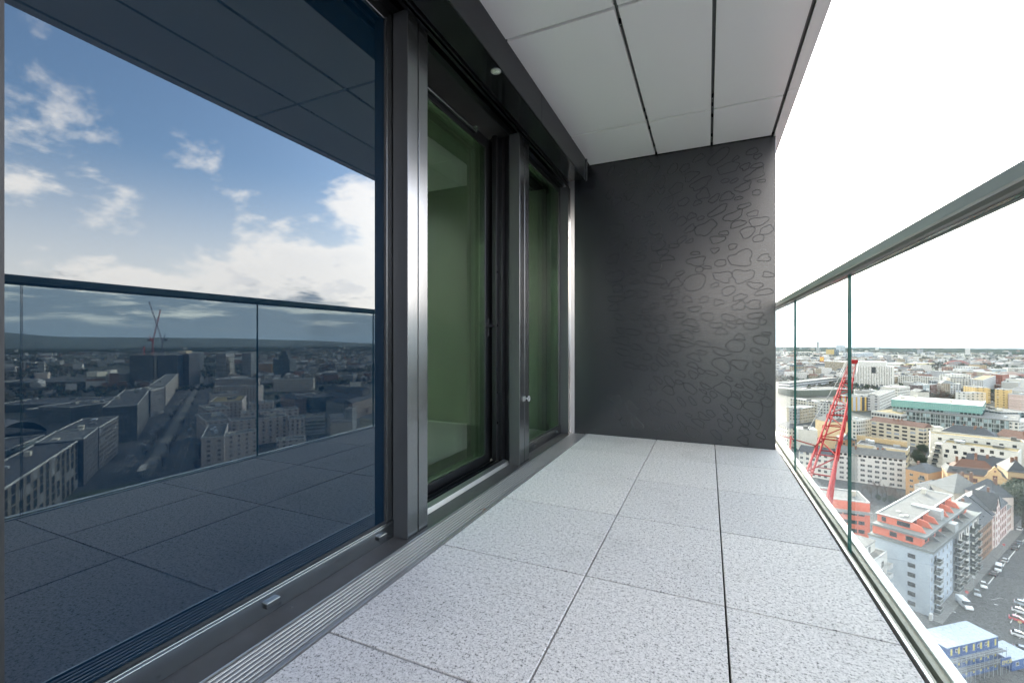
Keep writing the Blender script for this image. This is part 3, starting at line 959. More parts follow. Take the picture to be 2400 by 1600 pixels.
def corner_block():
    """apartment block at the corner: pale lower floors, coral set-back top storeys, terraces"""
    t = thing('apartment_block', 'pale grey corner apartment block with coral red top floors and balconies', 'building', (oS.x, oS.y, GZ), tS3)
    L, D, h = 57.5, 15.5, 19.7
    wm = wallmat((0.36, 0.43, 0.53))
    MB().box(0, L, 0, D, 0, h, 0, 'tb').build('wall', wm, t)
    LL = (L, D)
    # recessed dark stair bays and white bays on the street side
    b = MB()
    for x0, x1 in ((24.0, 31.0), (38.0, 40.0)): b.box(x0, x1, -0.08, 0.04, 0.2, h - 0.3)
    b.build('stair_bay', plain('dark_bay', (0.10, 0.11, 0.125), 0.4, 0.1), t)
    b = MB()
    for x0, x1 in ((31.1, 37.9), (40.1, 44.0), (49.0, 57.3)): b.box(x0, x1, -0.14, 0.05, 0.1, h - 0.2)
    b.build('white_bay', wallmat((0.62, 0.61, 0.60)), t)
    for k in range(6):
        z = 1.3 + k * 3.0
        for x in (1.6, 9.0, 13.4, 18.0, 22.0): put(t, winmesh(1.1, 1.5, 'wx'), 'f', x, z, LL)
        for x in (32.4, 42.0, 51, 56): put(t, winmesh(1.0, 2.0, 'd'), 'f', x, z - 0.3, LL, off=0.14)
        for x in (5.0, 27.5, 36.0, 46.5, 53.2): put(t, balmesh(3.4 if x != 27.5 else 4.6, 1.5), 'f', x, z - 0.9, LL, 'balcony', off=0.09)
        for x in (5.0, 27.5, 36.0, 46.5, 53.2): put(t, winmesh(2.0, 2.1, 'dx'), 'f', x, z - 0.8, LL, off=0.09 if x < 30 else 0.15)
        put(t, winmesh(1.9, 1.4, 'd'), 'l', D - 4.4, z, LL)
    # roof deck with parapet
    b = MB()
    b.box(-0.6, L + 0.2, -0.9, D + 0.1, h + 0.001, h + 0.35)
    b.box(-0.6, L + 0.2, -0.9, -0.6, h + 0.351, h + 0.75, 1).box(-0.6, -0.35, -0.599, D + 0.1, h + 0.351, h + 0.75, 1)
    for k in range(46): b.box(-0.5 + k * 1.26, -0.35 + k * 1.26, -0.98, -0.901, h - 0.5, h + 0.7, 1)
    b.build('deck', [plain('deck_edge', (0.17, 0.18, 0.17), 0.8), plain('deck_rail', (0.13, 0.14, 0.14), 0.6)], t)
    # coral storeys
    cm = wallmat(CORAL)
    pen = MB().box(2.2, L - 3, 2.6, D - 0.4, h + 0.36, h + 3.2, 0).build('penthouse', cm, t)
    b = MB().box(1.2, L - 2, 1.3, D - 0.2, h + 3.201, h + 3.5)
    b.box(1.2, L - 2, 1.3, 1.5, h + 3.501, h + 3.95, 1).box(1.2, 1.4, 1.501, D - 0.2, h + 3.501, h + 3.95, 1)
    b.build('terrace', [plain('deck_edge', (0.17, 0.18, 0.17), 0.8), plain('deck_rail', (0.13, 0.14, 0.14), 0.6)], t)
    up = MB()
    up.box(6.0, L - 6, 6.2, D - 0.5, h + 3.501, h + 6.0)
    for x0, x1 in ((6.0, 6.5), (12.5, 13.0), (19.0, 19.5), (30.5, 31.0), (37.0, 37.5), (44.5, 45.0)):
        up.add([(x0, 2.4, h + 3.55), (x1, 2.4, h + 3.55), (x1, 6.3, h + 3.55), (x0, 6.3, h + 3.55), (x0, 3.6, h + 5.4), (x1, 3.6, h + 5.4), (x1, 6.3, h + 6.0), (x0, 6.3, h + 6.0)],
               [(0, 3, 2, 1), (4, 5, 6, 7), (0, 1, 5, 4), (1, 2, 6, 5), (2, 3, 7, 6), (3, 0, 4, 7)])
    u = up.build('upper_storey', cm, t)
    for x in (9.5, 16, 34, 41): inst('window', winmesh(4.6, 2.0, 'dx'), u, (x, 6.2, h + 3.6))
    for x in (7, 14, 34, 42, 50): inst('window', winmesh(2.6, 2.0, 'dx'), pen, (x, 2.6, h + 0.7))
    for y in (5.5, 9.6): inst('window', winmesh(1.9, 1.5, 'd'), pen, (2.2, y, h + 1.0), -PI / 2)
    for y, w in ((8.0, 3.4), (13.2, 1.2)): inst('window', winmesh(w, 1.5, 'd'), u, (6.0, y, h + 4.0), -PI / 2)
    for x in (9.6, 16.2, 23, 30, 37, 44):
        b = MB().add([(x, -0.3, h + 1.0), (x + 0.2, -0.3, h + 1.0), (x + 0.2, 2.5, h + 2.8), (x, 2.5, h + 2.8), (x, 2.5, h + 0.4), (x + 0.2, 2.5, h + 0.4)], [(0, 1, 2, 3), (0, 3, 4), (1, 5, 2), (0, 4, 5, 1)])
        b.build('terrace_screen', plain('glass_screen', (0.12, 0.14, 0.15), 0.2), t)
    # flat roof with pale edge and a notch for the stair core
    rz = h + 6.0
    b = MB()
    b.box(5.6, L - 5.6, 5.8, D - 0.2, rz + 0.001, rz + 0.12)
    for q in ((5.6, L - 5.6, 5.8, 6.15), (5.6, L - 5.6, D - 0.55, D - 0.2), (5.6, 5.95, 6.151, D - 0.551), (L - 5.95, L - 5.6, 6.151, D - 0.551)):
        b.box(*q, rz + 0.121, rz + 0.40, 1)
    ro = b.build('roof', [RG, plain('roof_coping_white', (0.50, 0.50, 0.48), 0.7)], t)
    b = MB().box(24.2, 28.0, -0.6, 8.6, h + 0.36, h + 3.4).box(24.4, 27.8, 3.0, 11.0, h + 3.401, rz + 0.7)
    b.build('stair_core', wallmat((0.34, 0.37, 0.40)), t)
    MB().box(44.6, 46.2, 12.0, 13.3, rz + 0.121, rz + 2.2).build('chimney', wallmat(OFF), ro)
    for x, y in ((9, 9), (10.5, 8.2), (13, 11)): MB().box(x, x + 1.2, y, y + 0.9, rz + 0.122, rz + 0.5).build('roof_light', wallmat(WHITE), ro)


corner_block()

A = oS + tS * 57.8
t, L = block('town_house', 'narrow brown brick town house under a steep dark slate roof', A, A + tS * 22, 13, 13.3, BROWN, 's', 'hip', rh=8.5, units=1)
wins(t, L, 'f', 7, 4, 1.1, 1.8, 'd', 1.2, 3.1)
for x in (4, 9, 14): inst('dormer', MB().box(-0.8, 0.8, 0, 2.2, 0, 1.8).mesh('dormer', RS), t, (x, 0.9, 13.6))
A2 = A + tS * 22.2
t, L = block('gabled_house', 'pink and white gabled town house with rows of dark windows', A2, A2 + tS * 26, 13, 14.0, (0.60, 0.52, 0.52), 's', 'gable', rh=6, units=1)
wins(t, L, 'f', 8, 4, 1.3, 2.2, 'r', 1.0, 3.3, 1.0)
b = MB().add([(3, -0.35, 0.05), (11, -0.35, 0.05), (11, -0.35, 15.5), (7, -0.35, 21), (3, -0.35, 15.5), (3, 7, 0.05), (11, 7, 0.05), (11, 7, 15.5), (7, 7, 21), (3, 7, 15.5)],
             [(0, 1, 2, 3, 4), (5, 9, 8, 7, 6), (0, 4, 9, 5), (1, 6, 7, 2)])
gb = b.build('front_gable', wallmat((0.62, 0.56, 0.56)), t)
MB().add([(2.7, -0.6, 15.2), (7, -0.6, 21.3), (7, 7, 21.3), (2.7, 7, 15.2), (11.3, -0.6, 15.2), (11.3, 7, 15.2), (2.7, -0.6, 15.5), (7, -0.6, 21.6), (7, 7, 21.6), (2.7, 7, 15.5), (11.3, -0.6, 15.5), (11.3, 7, 15.5)],
         [(6, 7, 8, 9), (7, 10, 11, 8), (0, 3, 2, 1), (1, 2, 5, 4), (0, 1, 7, 6), (1, 4, 10, 7), (0, 6, 9, 3), (4, 5, 11, 10)]).build('gable_roof', RS, t)
for k in range(5):
    for x in (5, 9): inst('window', winmesh(1.3, 2.0, 'r'), gb, (x, -0.36, 1.0 + 3.2 * k))
inst('window', winmesh(1.5, 2.2, 'r'), gb, (7, -0.36, 16.5))
A3 = A2 + tS * 26.2
t, L = block('town_house', 'small white town house with brown windows at the far end of the row', A3, A3 + tS * 14, 12, 11, (0.6, 0.55, 0.55), 'l', 'hip', rh=5, units=1)
wins(t, L, 'f', 5, 3, 1.2, 2.0, 'r', 1.2, 3.4, 0.8)
# rear wings with hipped roofs
t, L = block('rear_house', 'house with a big pale grey hipped roof behind the street front', E(2236, 1155, 13), E(2318, 1158, 13), 15, 13, OFF, 'l', 'hip', rh=7.5, units=2)
t, L = block('rear_house', 'low white house with a dark slate hipped roof beside the orange house', E(2177, 1150, 10), E(2236, 1153, 10), 10, 10, OFF, 's', 'hip', rh=4.5, units=0)
wins(t, L, 'f', 3, 2, 1.2, 1.5, 'd', 2, 3.4)
t, L = block('rear_house', 'slate hipped house with a pink side wall behind the gabled house', E(2262, 1146, 15), E(2330, 1166, 15), 10, 15, (0.6, 0.52, 0.5), 's', 'hip', rh=6.5, units=1)

# cream house with the curved gable
A, B = E(2220, 1106.6, 16), E(2361, 1124, 16)
t, L = block('gabled_house', 'cream yellow house with a curved gable and red stone windows', A, B, 13, 16, (0.66, 0.47, 0.27), 'r', 'hip', rh=7.0, units=2)
b = MB()
b.add([(-0.3, -0.3, 16.02), (L[0] + 0.3, -0.3, 16.02), (L[0] - 1.2, 2.4, 19.2), (1.2, 2.4, 19.2), (L[0] + 0.3, 13.3, 16.02), (L[0] - 1.2, 10.6, 19.2), (-0.3, 13.3, 16.02), (1.2, 10.6, 19.2)],
      [(0, 1, 2, 3), (1, 4, 5, 2), (4, 6, 7, 5), (6, 0, 3, 7)])
b.build('mansard', RS, t)
x = L[0] - 5.2
pr = [(x - 2.9, 0.05), (x + 4.8, 0.05), (x + 4.8, 16.3), (x + 3.4, 17.5), (x + 2.9, 19.2), (x + 1.9, 20.2), (x + 1.5, 21.4), (x + 0.9, 22.0), (x + 0.3, 21.4), (x - 0.3, 20.2), (x - 1.4, 19.2), (x - 1.9, 17.5), (x - 2.9, 16.3)]
m_ = len(pr)
b = MB().add([(p_, -0.35, q_) for p_, q_ in pr] + [(p_, 0.6, q_) for p_, q_ in pr],
             [tuple(range(m_)), tuple(range(2 * m_ - 1, m_ - 1, -1))] + [(i, m_ + i, m_ + (i + 1) % m_, (i + 1) % m_) for i in range(m_)])
gb = b.build('front_gable', wallmat((0.66, 0.47, 0.27)), t)
for k in range(5): inst('window', winmesh(1.7, 2.2, 'rx'), gb, (x + 0.9, -0.36, 2.0 + 3.3 * k))
inst('window', winmesh(0.8, 1.0, 'r'), gb, (x + 0.9, -0.36, 19.0))
wins(t, (L[0] - 8, 13), 'f', 3, 4, 1.7, 2.1, 'rx', 2.4, 3.4)
wins(t, L, 'r', 5, 5, 1.1, 1.9, 'r', 1.4, 3.1)
for q in (3.0, 8.5): inst('dormer', MB().box(-1.0, 1.0, 0.4, 3.0, 0, 1.9).mesh('dormer', RS), t, (q, 0.3, 16.5))

# white six-storey block and its left part
A, B = E(1960, 1058, 17), E(2123, 1077, 17)
t, L = block('apartment_block', 'long white six storey block with rows of paired windows and a grey roof', A, B, 12, 17, (0.60, 0.60, 0.61), 'g', 'gable', rh=3.2, units=3)
wins(t, L, 'f', 9, 5, 2.2, 1.5, 'wx', 1.0, 3.0, 1.0, skip=((4, 4), (6, 0)))
wins(t, L, 'f', 13, 1, 1.4, 1.2, 'd', 15.5, 3, 1.0)
b = MB().box(L[0] * 0.22, L[0] * 0.32, -0.06, 0.02, 0.5, 16.5)
b.build('stair_bay', wallmat(GREY), t)
# orange house
A, B = E(2122.5, 1097.6, 14.5), E(2175, 1109, 14.5)
t, L = block('town_house', 'orange plastered house with a dark hipped roof and balconies', A, B, 14, 14.5, ORANGE, 's', 'hip', rh=3.6, units=1)
for k in range(4):
    put(t, winmesh(1.6, 1.3, 'wx'), 'f', 2.6, 1.6 + 3.2 * k, L)
    put(t, winmesh(2.2, 2.1, 'wx'), 'f', L[0] - 2.6, 1.0 + 3.2 * k, L)
    put(t, balmesh(2.6, 1.1), 'f', L[0] - 2.6, 0.9 + 3.2 * k, L, 'balcony')

# white stepped modern block with mossy roofs
A, B = E(2180, 1016.5, 20), E(2405, 1039, 20)
t, L = block('apartment_block', 'white stepped modern block with a mossy brown roof, rear wing', A, B, 13, 20, WHITE, 'm', units=3)
wins(t, L, 'f', 7, 3, 1.9, 1.9, 'd', 9.6, 3.4, 2)
A, B = E(2209, 1037, 17), E(2387, 1061, 17)
t, L = block('apartment_block', 'white modern block with large dark windows and a mossy roof, front wing', A, B, 14, 17, (0.64, 0.64, 0.63), 'm', units=3)
for x in range(8):
    for k in range(5):
        if (x * 3 + k * 5) % 7 < 5: put(t, winmesh(1.8, 2.1, 'd'), 'f', 1.6 + x * (L[0] - 3) / 7.3 + (k % 2) * 0.7, 1.0 + 3.3 * k, L)
b = MB()
for k in range(5):
    b.box(-4.6 - (4 - k) * 1.0, -0.02, 1.0 + k * 0.4, 12, 0.05 + k * 3.1, 3.0 + k * 3.1)
tr = b.build('stepped_terrace', wallmat(WHITE), t)
for k in range(5):
    inst('balcony', balmesh(3.0, 1.4, 'd'), t, (-2.4 - (4 - k) * 0.5, 1.0 + k * 0.4, 0.4 + k * 3.1))
    inst('window', winmesh(2.4, 2.0, 'dx'), t, (-2.4 - (4 - k) * 0.5, 0.99 + k * 0.4, 0.5 + k * 3.1))
t, L = block('slate_roof_house', 'dark slate roofed house behind the white stepped block', E(2206, 1009, 16), E(2334, 1024, 16), 13, 16, OFF, 's', 'hip', rh=5, units=5)
t, L = block('slate_roof_house', 'house with brown tiled roof at the right edge behind the mossy roofs', E(2335, 1019, 16), E(2415, 1033, 16), 13, 16, OFF, 'r', 'gable', rh=4.5, units=2)
t, L = block('office_annexe', 'small white box building in front of the teal glass office', E(2181, 1001, 14), E(2212, 1003, 14), 9, 14, WHITE, 'w', units=1)
t, L = block('slate_roof_house', 'green grey slate roof with skylights behind the cream house', E(2262, 1084, 14), E(2350, 1099, 14), 12, 14, OFF, 's', 'gable', rh=5, units=2)
wins(t, L, 'f', 4, 1, 1.2, 1.6, 'w', 11.5)
t, L = block('slate_roof_house', 'tall house with a broken slate roof at the right edge beside the cream house', E(2362, 1104, 17), E(2415, 1110, 17), 16, 17, TAN, 's', 'hip', rh=5.5, units=3)
wins(t, L, 'f', 5, 4, 1.2, 1.9, 'r', 2, 3.5)

# coral house on the left, white house in front, seen through the railing glass
A, B = E(1915, 1165, 21), E(2039, 1180, 21)
t, L = block('apartment_block', 'coral red block with a white roof edge, behind the glass railing', A, B, 15, 21, CORAL, 'g', units=2)
wins(t, L, 'f', 6, 5, 2.0, 1.5, 'd', 2.0, 3.4)
MB().box(-0.5, L[0] + 0.5, -1.0, -0.02, 16.6, 17.6).build('balcony_band', plain('deck_rail', (0.24, 0.26, 0.26), 0.6), t)
B = Vector((52.6, 178.3)); A = B - tS * 24
t, L = block('apartment_block', 'white flat roofed block in the lower corner beside the railing', A, B, 10, 17.2, (0.60, 0.61, 0.61), 'g', units=1)
for k in range(5):
    for x in (5, 10, 15, 20): put(t, winmesh(1.8, 1.9, 'd'), 'f', x, 1.2 + 3.1 * k, L)
    put(t, balmesh(3.2, 1.5, 'w'), 'f', L[0] - 1.4, 0.9 + 3.1 * k, L, 'balcony')
up = MB().box(0, L[0] - 2.5, 2.4, 9.8, 17.7, 20.6).build('upper_storey', wallmat(WHITE), t)
for x in (6, 11, 17): inst('window', winmesh(1.5, 1.9, 'd'), up, (x, 2.4, 18.1))
MB().box(-0.2, L[0] - 2.3, 2.2, 10, 20.601, 20.9).build('upper_roof', RG, t)

# the teal-topped glass office
A, B = E(2092, 936.7, 27), E(2299, 952.6, 27)
t, L = block('office_building', 'glass office with a wide turquoise top band and white roof', A, B, 50, 27, facade((0.26, 0.36, 0.37), 2.6, 3.6, 0.72, 0.62, (0.035, 0.05, 0.055), 0.5), 'w', units=3)
b = MB()
b.box(-0.9, L[0] + 0.9, -0.9, -0.1, 20.6, 27.6).box(-0.9, -0.1, -0.09, 50.9, 20.6, 27.6).box(L[0] + 0.1, L[0] + 0.9, -0.09, 50.9, 20.6, 27.6)
g = G('turquoise_glass'); gz = g.new('ShaderNodeSeparateXYZ'); g.link(g.coord(), gz.inputs[0])
ln = g.math('LESS_THAN', g.math('FRACT', g.math('MULTIPLY', g.math('ADD', gz.outputs[0], gz.outputs[1]), 0.7)), 0.08)
g.set(g.mix(ln, g.mix(g.noise(0.12, 4), (0.11, 0.255, 0.235), (0.18, 0.33, 0.30)), (0.22, 0.35, 0.32)), 0.25)
b.build('glass_band', g.m, t)
MB().box(L[0] * 0.36, L[0] * 0.62, 14, 34, 27.09, 27.7).build('roof_light', plain('roof_light', (0.22, 0.3, 0.27), 0.3), t)
lw = MB()
lw.box(12, L[0] + 22, -16, -1.0, 0, 18.5); lw.box(L[0] + 1.0, L[0] + 22, -0.99, 38, 0, 18.5)
lo = lw.build('lower_wing', facade((0.23, 0.29, 0.31), 2.4, 3.7, 0.84, 0.74, (0.03, 0.045, 0.05), 0.3), t)
MB().box(11.5, L[0] + 22.5, -16.5, -0.95, 18.51, 19.1).box(L[0] + 0.95, L[0] + 22.5, -0.94, 38.4, 18.51, 19.1).build('lower_roof', RG, lo)
b = MB()
for k in range(22): b.box(12.5 + k * (L[0] + 9) / 21.0 - 0.15, 12.5 + k * (L[0] + 9) / 21.0 + 0.15, -16.35, -16.02, 0.1, 18.4)
b.build('facade_fin', M_METAL, lo)
t, L = block('office_building', 'dark glass office wing at the right edge next to the turquoise office', E(2346, 967, 20), E(2420, 967, 20), 25, 20, facade((0.17, 0.23, 0.25), 2.6, 3.6, 0.82, 0.72, (0.03, 0.04, 0.045), 0.3), 'g')
t, L = block('apartment_block', 'white balconied house cut by the right edge of the photo', E(2388, 990, 18), E(2425, 983, 18), 14, 18, facade(WHITE, 3, 3, .5, .5), 'w')

# white tower block with upright slats
A, B = E(1992, 857, 40), E(2092, 860, 40)
t, L = block('office_building', 'tall white office block striped with upright slats', A, B, 45, 40, facade((0.12, 0.13, 0.15), 1.5, 3.4, 0.7, 0.8, (0.05, 0.06, 0.07), 0.5), 'w', units=0)
b = MB()
rr_ = random.Random(3)
for k in range(27):
    x = 0.6 + k * (L[0] - 1.2) / 26
    b.box(x - 0.72, x + 0.72, -0.7, -0.05, rr_.choice([0.1, 4, 8]), 40.4)
for k in range(20):
    y = 1.0 + k * 2.2
    b.box(L[0] + 0.05, L[0] + 0.6, y - 0.45, y + 0.45, 0.1, 40.4)
b.build('upright_slat', wallmat((0.72, 0.72, 0.72)), t)
MB().box(4, L[0] - 9, 8, 38, 40.1, 48.5).build('roof_storey', wallmat((0.56, 0.57, 0.58)), t)
MB().box(L[0] * 0.52, L[0] * 0.62, -0.85, -0.71, 28, 39).build('dark_opening', M_PANE, t)
# ---------------------------------------------------------------- the middle distance, one building after another
def F(c, pu=3.0, fu=0.5, fv=0.5, pv=3.1, win=(0.03, 0.036, 0.045)): return facade(c, pu, pv, fu, fv, win)


MID = [  # label, kind, left eave px, right eave px, depth, height, wall, roof, roof kind, units
    ('white terraced flats with dark roof gardens, left of the tan row', 'apartment_block', 2105, 880, 2188, 884.5, 22, 18, F(WHITE, 3.4, .55, .55), 'g', 'flat', 4),
    ('white stepped block with small square windows, left end of the tan row', 'apartment_block', 2201, 880, 2227, 886, 25, 23, F(WHITE, 3.6, .5, .5), 'w', 'flat', 1),
    ('long tan block with large square windows beyond the bare park', 'apartment_block', 2227, 886, 2289, 888, 22, 23, F((0.40, 0.34, 0.27), 3.6, .5, .55), 'g', 'flat', 2),
    ('white upper block behind the long tan row', 'apartment_block', 2229, 878, 2276, 878, 20, 27, F(WHITE, 5, .3, .4), 'w', 'flat', 1),
    ('pale wedge shaped office behind the yellow hotel', 'office_building', 2304, 891, 2334, 880, 14, 24, F((0.55, 0.57, 0.6), 1.8, .4, .7), 'm', 'flat', 1),
    ('red brick office behind the pale wedge shaped office', 'office_building', 2305, 876, 2350, 878, 40, 26, F(RED, 2.6, .45, .5), 'g', 'flat', 2),
    ('dark blue block with slanted light windows beside the chequered block', 'apartment_block', 2205, 893.5, 2227, 892.5, 16, 21, F((0.08, 0.10, 0.12), 2.2, .25, .6, 3.1, (0.4, 0.42, 0.44)), 'g', 'flat', 0),
    ('blue and white chequered block in front of the tan row', 'apartment_block', 2227.5, 899, 2252, 900, 16, 19, F((0.55, 0.58, 0.62), 3.0, .55, .6, 3.1, (0.07, 0.09, 0.12)), 'w', 'flat', 0),
    ('narrow dark brick house left of the pale glass tower house', 'town_house', 2152, 903, 2163, 903, 16, 17, F((0.13, 0.1, 0.1), 2.2, .5, .4), 'd', 'flat', 0),
    ('pale blue glass house between two dark brick houses', 'office_building', 2163, 901, 2183, 901, 16, 17.5, F((0.5, 0.56, 0.6), 2.6, .4, .75, 4, (0.22, 0.3, 0.36)), 'w', 'flat', 1),
    ('red brown house with dark bands beside the bare park', 'town_house', 2183, 902, 2196, 900, 16, 17, F((0.24, 0.15, 0.13), 4, .85, .4), 'd', 'flat', 0),
    ('light stone house at the left edge of the bare park', 'town_house', 2196, 896, 2206, 898, 18, 19, F((0.42, 0.38, 0.33), 2.4, .45, .45), 'l', 'hip', 0),
    ('white office with four rows of small windows behind the turquoise roof', 'office_building', 2108, 909, 2133, 905.5, 22, 18.5, F(WHITE, 2.4, .5, .42, 4.2), 'w', 'flat', 1),
    ('low white house with a grey sloping roof behind the turquoise roof', 'house', 2133, 915, 2152, 918, 14, 11, WHITE, 's', 'gable', 0),
    ('yellow hotel with terraced side balconies behind the turquoise office', 'hotel', 2285, 908, 2321, 909, 26, 21, F(YEL, 6, .3, .3), 'g', 'flat', 1),
    ('white low house with a stair window in front of the yellow hotel', 'apartment_block', 2264.5, 921, 2311, 921, 14, 17, F(WHITE, 6, .35, .4, 3.6), 'g', 'flat', 1),
    ('yellow apartment tower with pairs of small windows', 'apartment_block', 2331.5, 912, 2363, 914, 18, 23.8, F((0.62, 0.46, 0.22), 5.2, .3, .32), 'g', 'flat', 1),
    ('pink striped block right of the yellow apartment tower', 'apartment_block', 2363.5, 923, 2391, 925.5, 18, 19.5, F(PINK, 60, .99, .06, 3.2, (0.2, 0.13, 0.12)), 'g', 'flat', 1),
    ('brown brick block at the right edge beside the pink striped block', 'apartment_block', 2391.5, 926, 2425, 926, 18, 19, F((0.30, 0.24, 0.21), 3, .4, .4), 'g', 'flat', 0),
    ('house with dark broken roofs above the pink striped block', 'town_house', 2364, 914, 2412, 920, 22, 17, F(OFF, 3, .5, .5), 's', 'gable', 2),
    ('pale grey blank hall at the right edge above the dark roofs', 'hall', 2347, 895, 2387, 897, 24, 17, LGREY, 'l', 'flat', 1),
    ('white upper hall behind the pale grey blank hall', 'hall', 2357, 887, 2390, 889, 22, 21, WHITE, 'w', 'flat', 1),
    ('tan brick building with a black roof among low white halls', 'office_building', 2297, 855, 2313, 855, 30, 20, F(TAN, 5, .4, .5), 'd', 'hip', 0),
    ('white long hall with a row of dark windows below the tan brick building', 'hall', 2263, 859.5, 2296, 859.5, 30, 15, F(WHITE, 7, .5, .4, 8), 'w', 'flat', 0),
    ('lilac grey warehouse in front of the white long hall', 'hall', 2267, 865, 2293, 864, 30, 12, (0.45, 0.46, 0.53), 'l', 'flat', 1),
    ('small white cube building left of the lilac warehouse', 'hall', 2250, 866, 2266, 866, 20, 12, WHITE, 'w', 'flat', 0),
    ('white sheet roofed depot far off below the wooded horizon, right side', 'hall', 2245, 846, 2330, 847, 70, 10, WHITE, 'w', 'flat', 3),
    ('grey and white depot hall at the far right below the horizon', 'hall', 2332, 851, 2412, 853, 70, 11, LGREY, 'w', 'flat', 3),
    ('wavy white parking deck behind the red crane', 'parking_deck', 1851, 898, 1966, 885, 18, 14, F((0.10, 0.11, 0.12), 300, .999, .45, 4.2, (0.62, 0.62, 0.62)), 'g', 'flat', 0),
    ('low dark green hall behind the red crane', 'hall', 1870, 915, 1997, 912, 40, 9, (0.13, 0.15, 0.13), 'd', 'flat', 5),
    ('pale block with a row of top floor windows behind the first railing joint', 'apartment_block', 1852, 934, 1943, 946, 15, 18, F(OFF, 3.2, .55, .5), 'l', 'flat', 3),
    ('beige block with a green grey roof left of the red crane', 'apartment_block', 1877, 958, 1910, 953, 14, 15, F((0.45, 0.40, 0.31), 3.2, .4, .5), 'l', 'flat', 1),
    ('grey and white block seen through the lattice of the red crane', 'apartment_block', 1922, 945, 1996, 948, 15, 18, F((0.46, 0.48, 0.5), 2.8, .55, .5), 'g', 'flat', 2),
    ('tall blank cream wall house behind the foot of the red crane', 'town_house', 1944, 989, 1989, 988, 14, 21, (0.66, 0.52, 0.33), 'g', 'gabley', 1),
    ('white blank sided house left of the red crane', 'town_house', 1871, 1006, 1916, 1009, 14, 16, WHITE, 'w', 'flat', 1),
    ('grey stair tower house behind the narrow railing pane', 'town_house', 1850, 955, 1869, 957, 14, 16, F(GREY, 2.6, .4, .5), 'l', 'flat', 0),
    ('cream house with windows behind the narrow railing pane', 'town_house', 1848, 1003, 1870, 1003, 14, 15, F(OFF, 2.8, .4, .5), 's', 'hip', 0),
    ('white row house under a long slate roof, left of the white six storey block', 'town_house', 1872, 1056, 1946, 1068, 12, 15, F(WHITE, 3.2, .5, .5), 's', 'gable', 2),
    ('small brown house with a dark mansard roof next to the glass edge', 'town_house', 1973, 1029, 2004, 1031, 12, 14, F(BROWN, 2.8, .4, .5), 's', 'hip', 1),
    ('old workshop with a flat dark roof and arched windows behind the white six storey block', 'workshop', 2008, 1040, 2126, 1056, 16, 11.5, F((0.55, 0.47, 0.33), 4, .6, .35, 5), 'd', 'flat', 3),
    ('white block with paired windows right of the glass edge', 'apartment_block', 2007, 986, 2040, 982, 14, 16, F(WHITE, 3.2, .5, .5), 'g', 'flat', 2),
    ('cream block with dark balcony bands and a brown roof', 'apartment_block', 2040, 985, 2164, 1003, 13, 16, F((0.52, 0.48, 0.40), 5.5, .62, .5), 'r', 'gable', 3),
    ('building with dark and yellow upright stripes next to the glass edge', 'office_building', 1997, 930, 2034, 930, 22, 17, F((0.58, 0.38, 0.10), 5.5, .62, .98, 17, (0.07, 0.07, 0.08)), 'd', 'flat', 1),
    ('grey plastered office with a slate blue corner strip', 'office_building', 2012, 926, 2062, 928, 16, 18, F((0.48, 0.48, 0.5), 7, .35, .4), 'g', 'flat', 1),
    ('white office wing with rows of square windows leading to the turquoise roof', 'office_building', 2062, 928, 2098, 914, 14, 18, F(WHITE, 2.6, .5, .5, 3.8), 'g', 'flat', 1),
    ('low dark roofed hall in front of the white slatted tower', 'hall', 2003, 915, 2063, 918, 20, 11, GREY, 'd', 'flat', 5),
    ('flat brown roofed pavilion with white window bays left of the turquoise office', 'office_building', 2042, 963, 2113, 972, 36, 16, F((0.5, 0.51, 0.5), 2.4, .75, .6, 3.8), 'm', 'flat', 2),
    ('far grey office behind the white slatted tower', 'office_building', 2006, 827, 2047, 826, 60, 26, F((0.45, 0.5, 0.56), 12, .4, .4, 6), 'w', 'flat', 0),
    ('far white box building above the white slatted tower', 'hall', 2055, 827.5, 2078, 827.5, 60, 20, WHITE, 'w', 'flat', 0),
    ('far blue slab block on the horizon left of the crane tip', 'office_building', 1968, 809.5, 1981, 809.5, 40, 52, F((0.5, 0.55, 0.6), 9, .4, .5, 6), 'w', 'flat', 0),
    ('far yellow and dark office beside the tall chimney', 'office_building', 1947, 819, 1955, 819, 40, 36, (0.55, 0.42, 0.16), 'g', 'flat', 0),
    ('far dark office right of the far yellow one', 'office_building', 1956, 819, 1966, 819, 40, 36, F((0.16, 0.2, 0.24), 9, .4, .5, 6), 'g', 'flat', 0),
    ('far sign tower with orange and yellow panels behind the red crane', 'sign_tower', 1925, 836, 1931, 836, 8, 32, F((0.65, 0.32, 0.05), 8, .7, .4, 16, (0.7, 0.5, 0.1)), 'w', 'flat', 0),
    ('long white flat hall behind the railing joint below the horizon', 'hall', 1846, 843, 1913, 842, 60, 12, WHITE, 'w', 'flat', 0),
    ('white hall with a bright roof beside the crane tip', 'hall', 1936, 849, 1999, 847, 60, 12, WHITE, 'w', 'flat', 1),
    ('red brown shed beyond the wavy parking deck', 'hall', 1850, 878, 1868, 878, 16, 8, (0.36, 0.17, 0.12), 'r', 'flat', 0),
    ('small green sports hall roof behind the narrow railing pane', 'hall', 1852, 854, 1866, 853, 40, 10, (0.30, 0.42, 0.33), 'l', 'flat', 0),
    ('low mossy roofed school pavilion among white flats', 'school', 2186, 893, 2200, 893, 14, 10, OFF, 'm', 'flat', 1),
    ('pale grey office with a curved white roof right of the slatted tower', 'office_building', 2117, 895, 2150, 897, 20, 12, LGREY, 'l', 'flat', 2),
    ('lemon coloured long hall in the far middle distance', 'hall', 2143, 852, 2190, 850, 50, 9, (0.62, 0.54, 0.34), 'w', 'flat', 1),
    ('bright warehouse strip far left of the arched bridge', 'hall', 2100, 853, 2140, 850, 50, 9, (0.66, 0.6, 0.48), 'w', 'flat', 1),
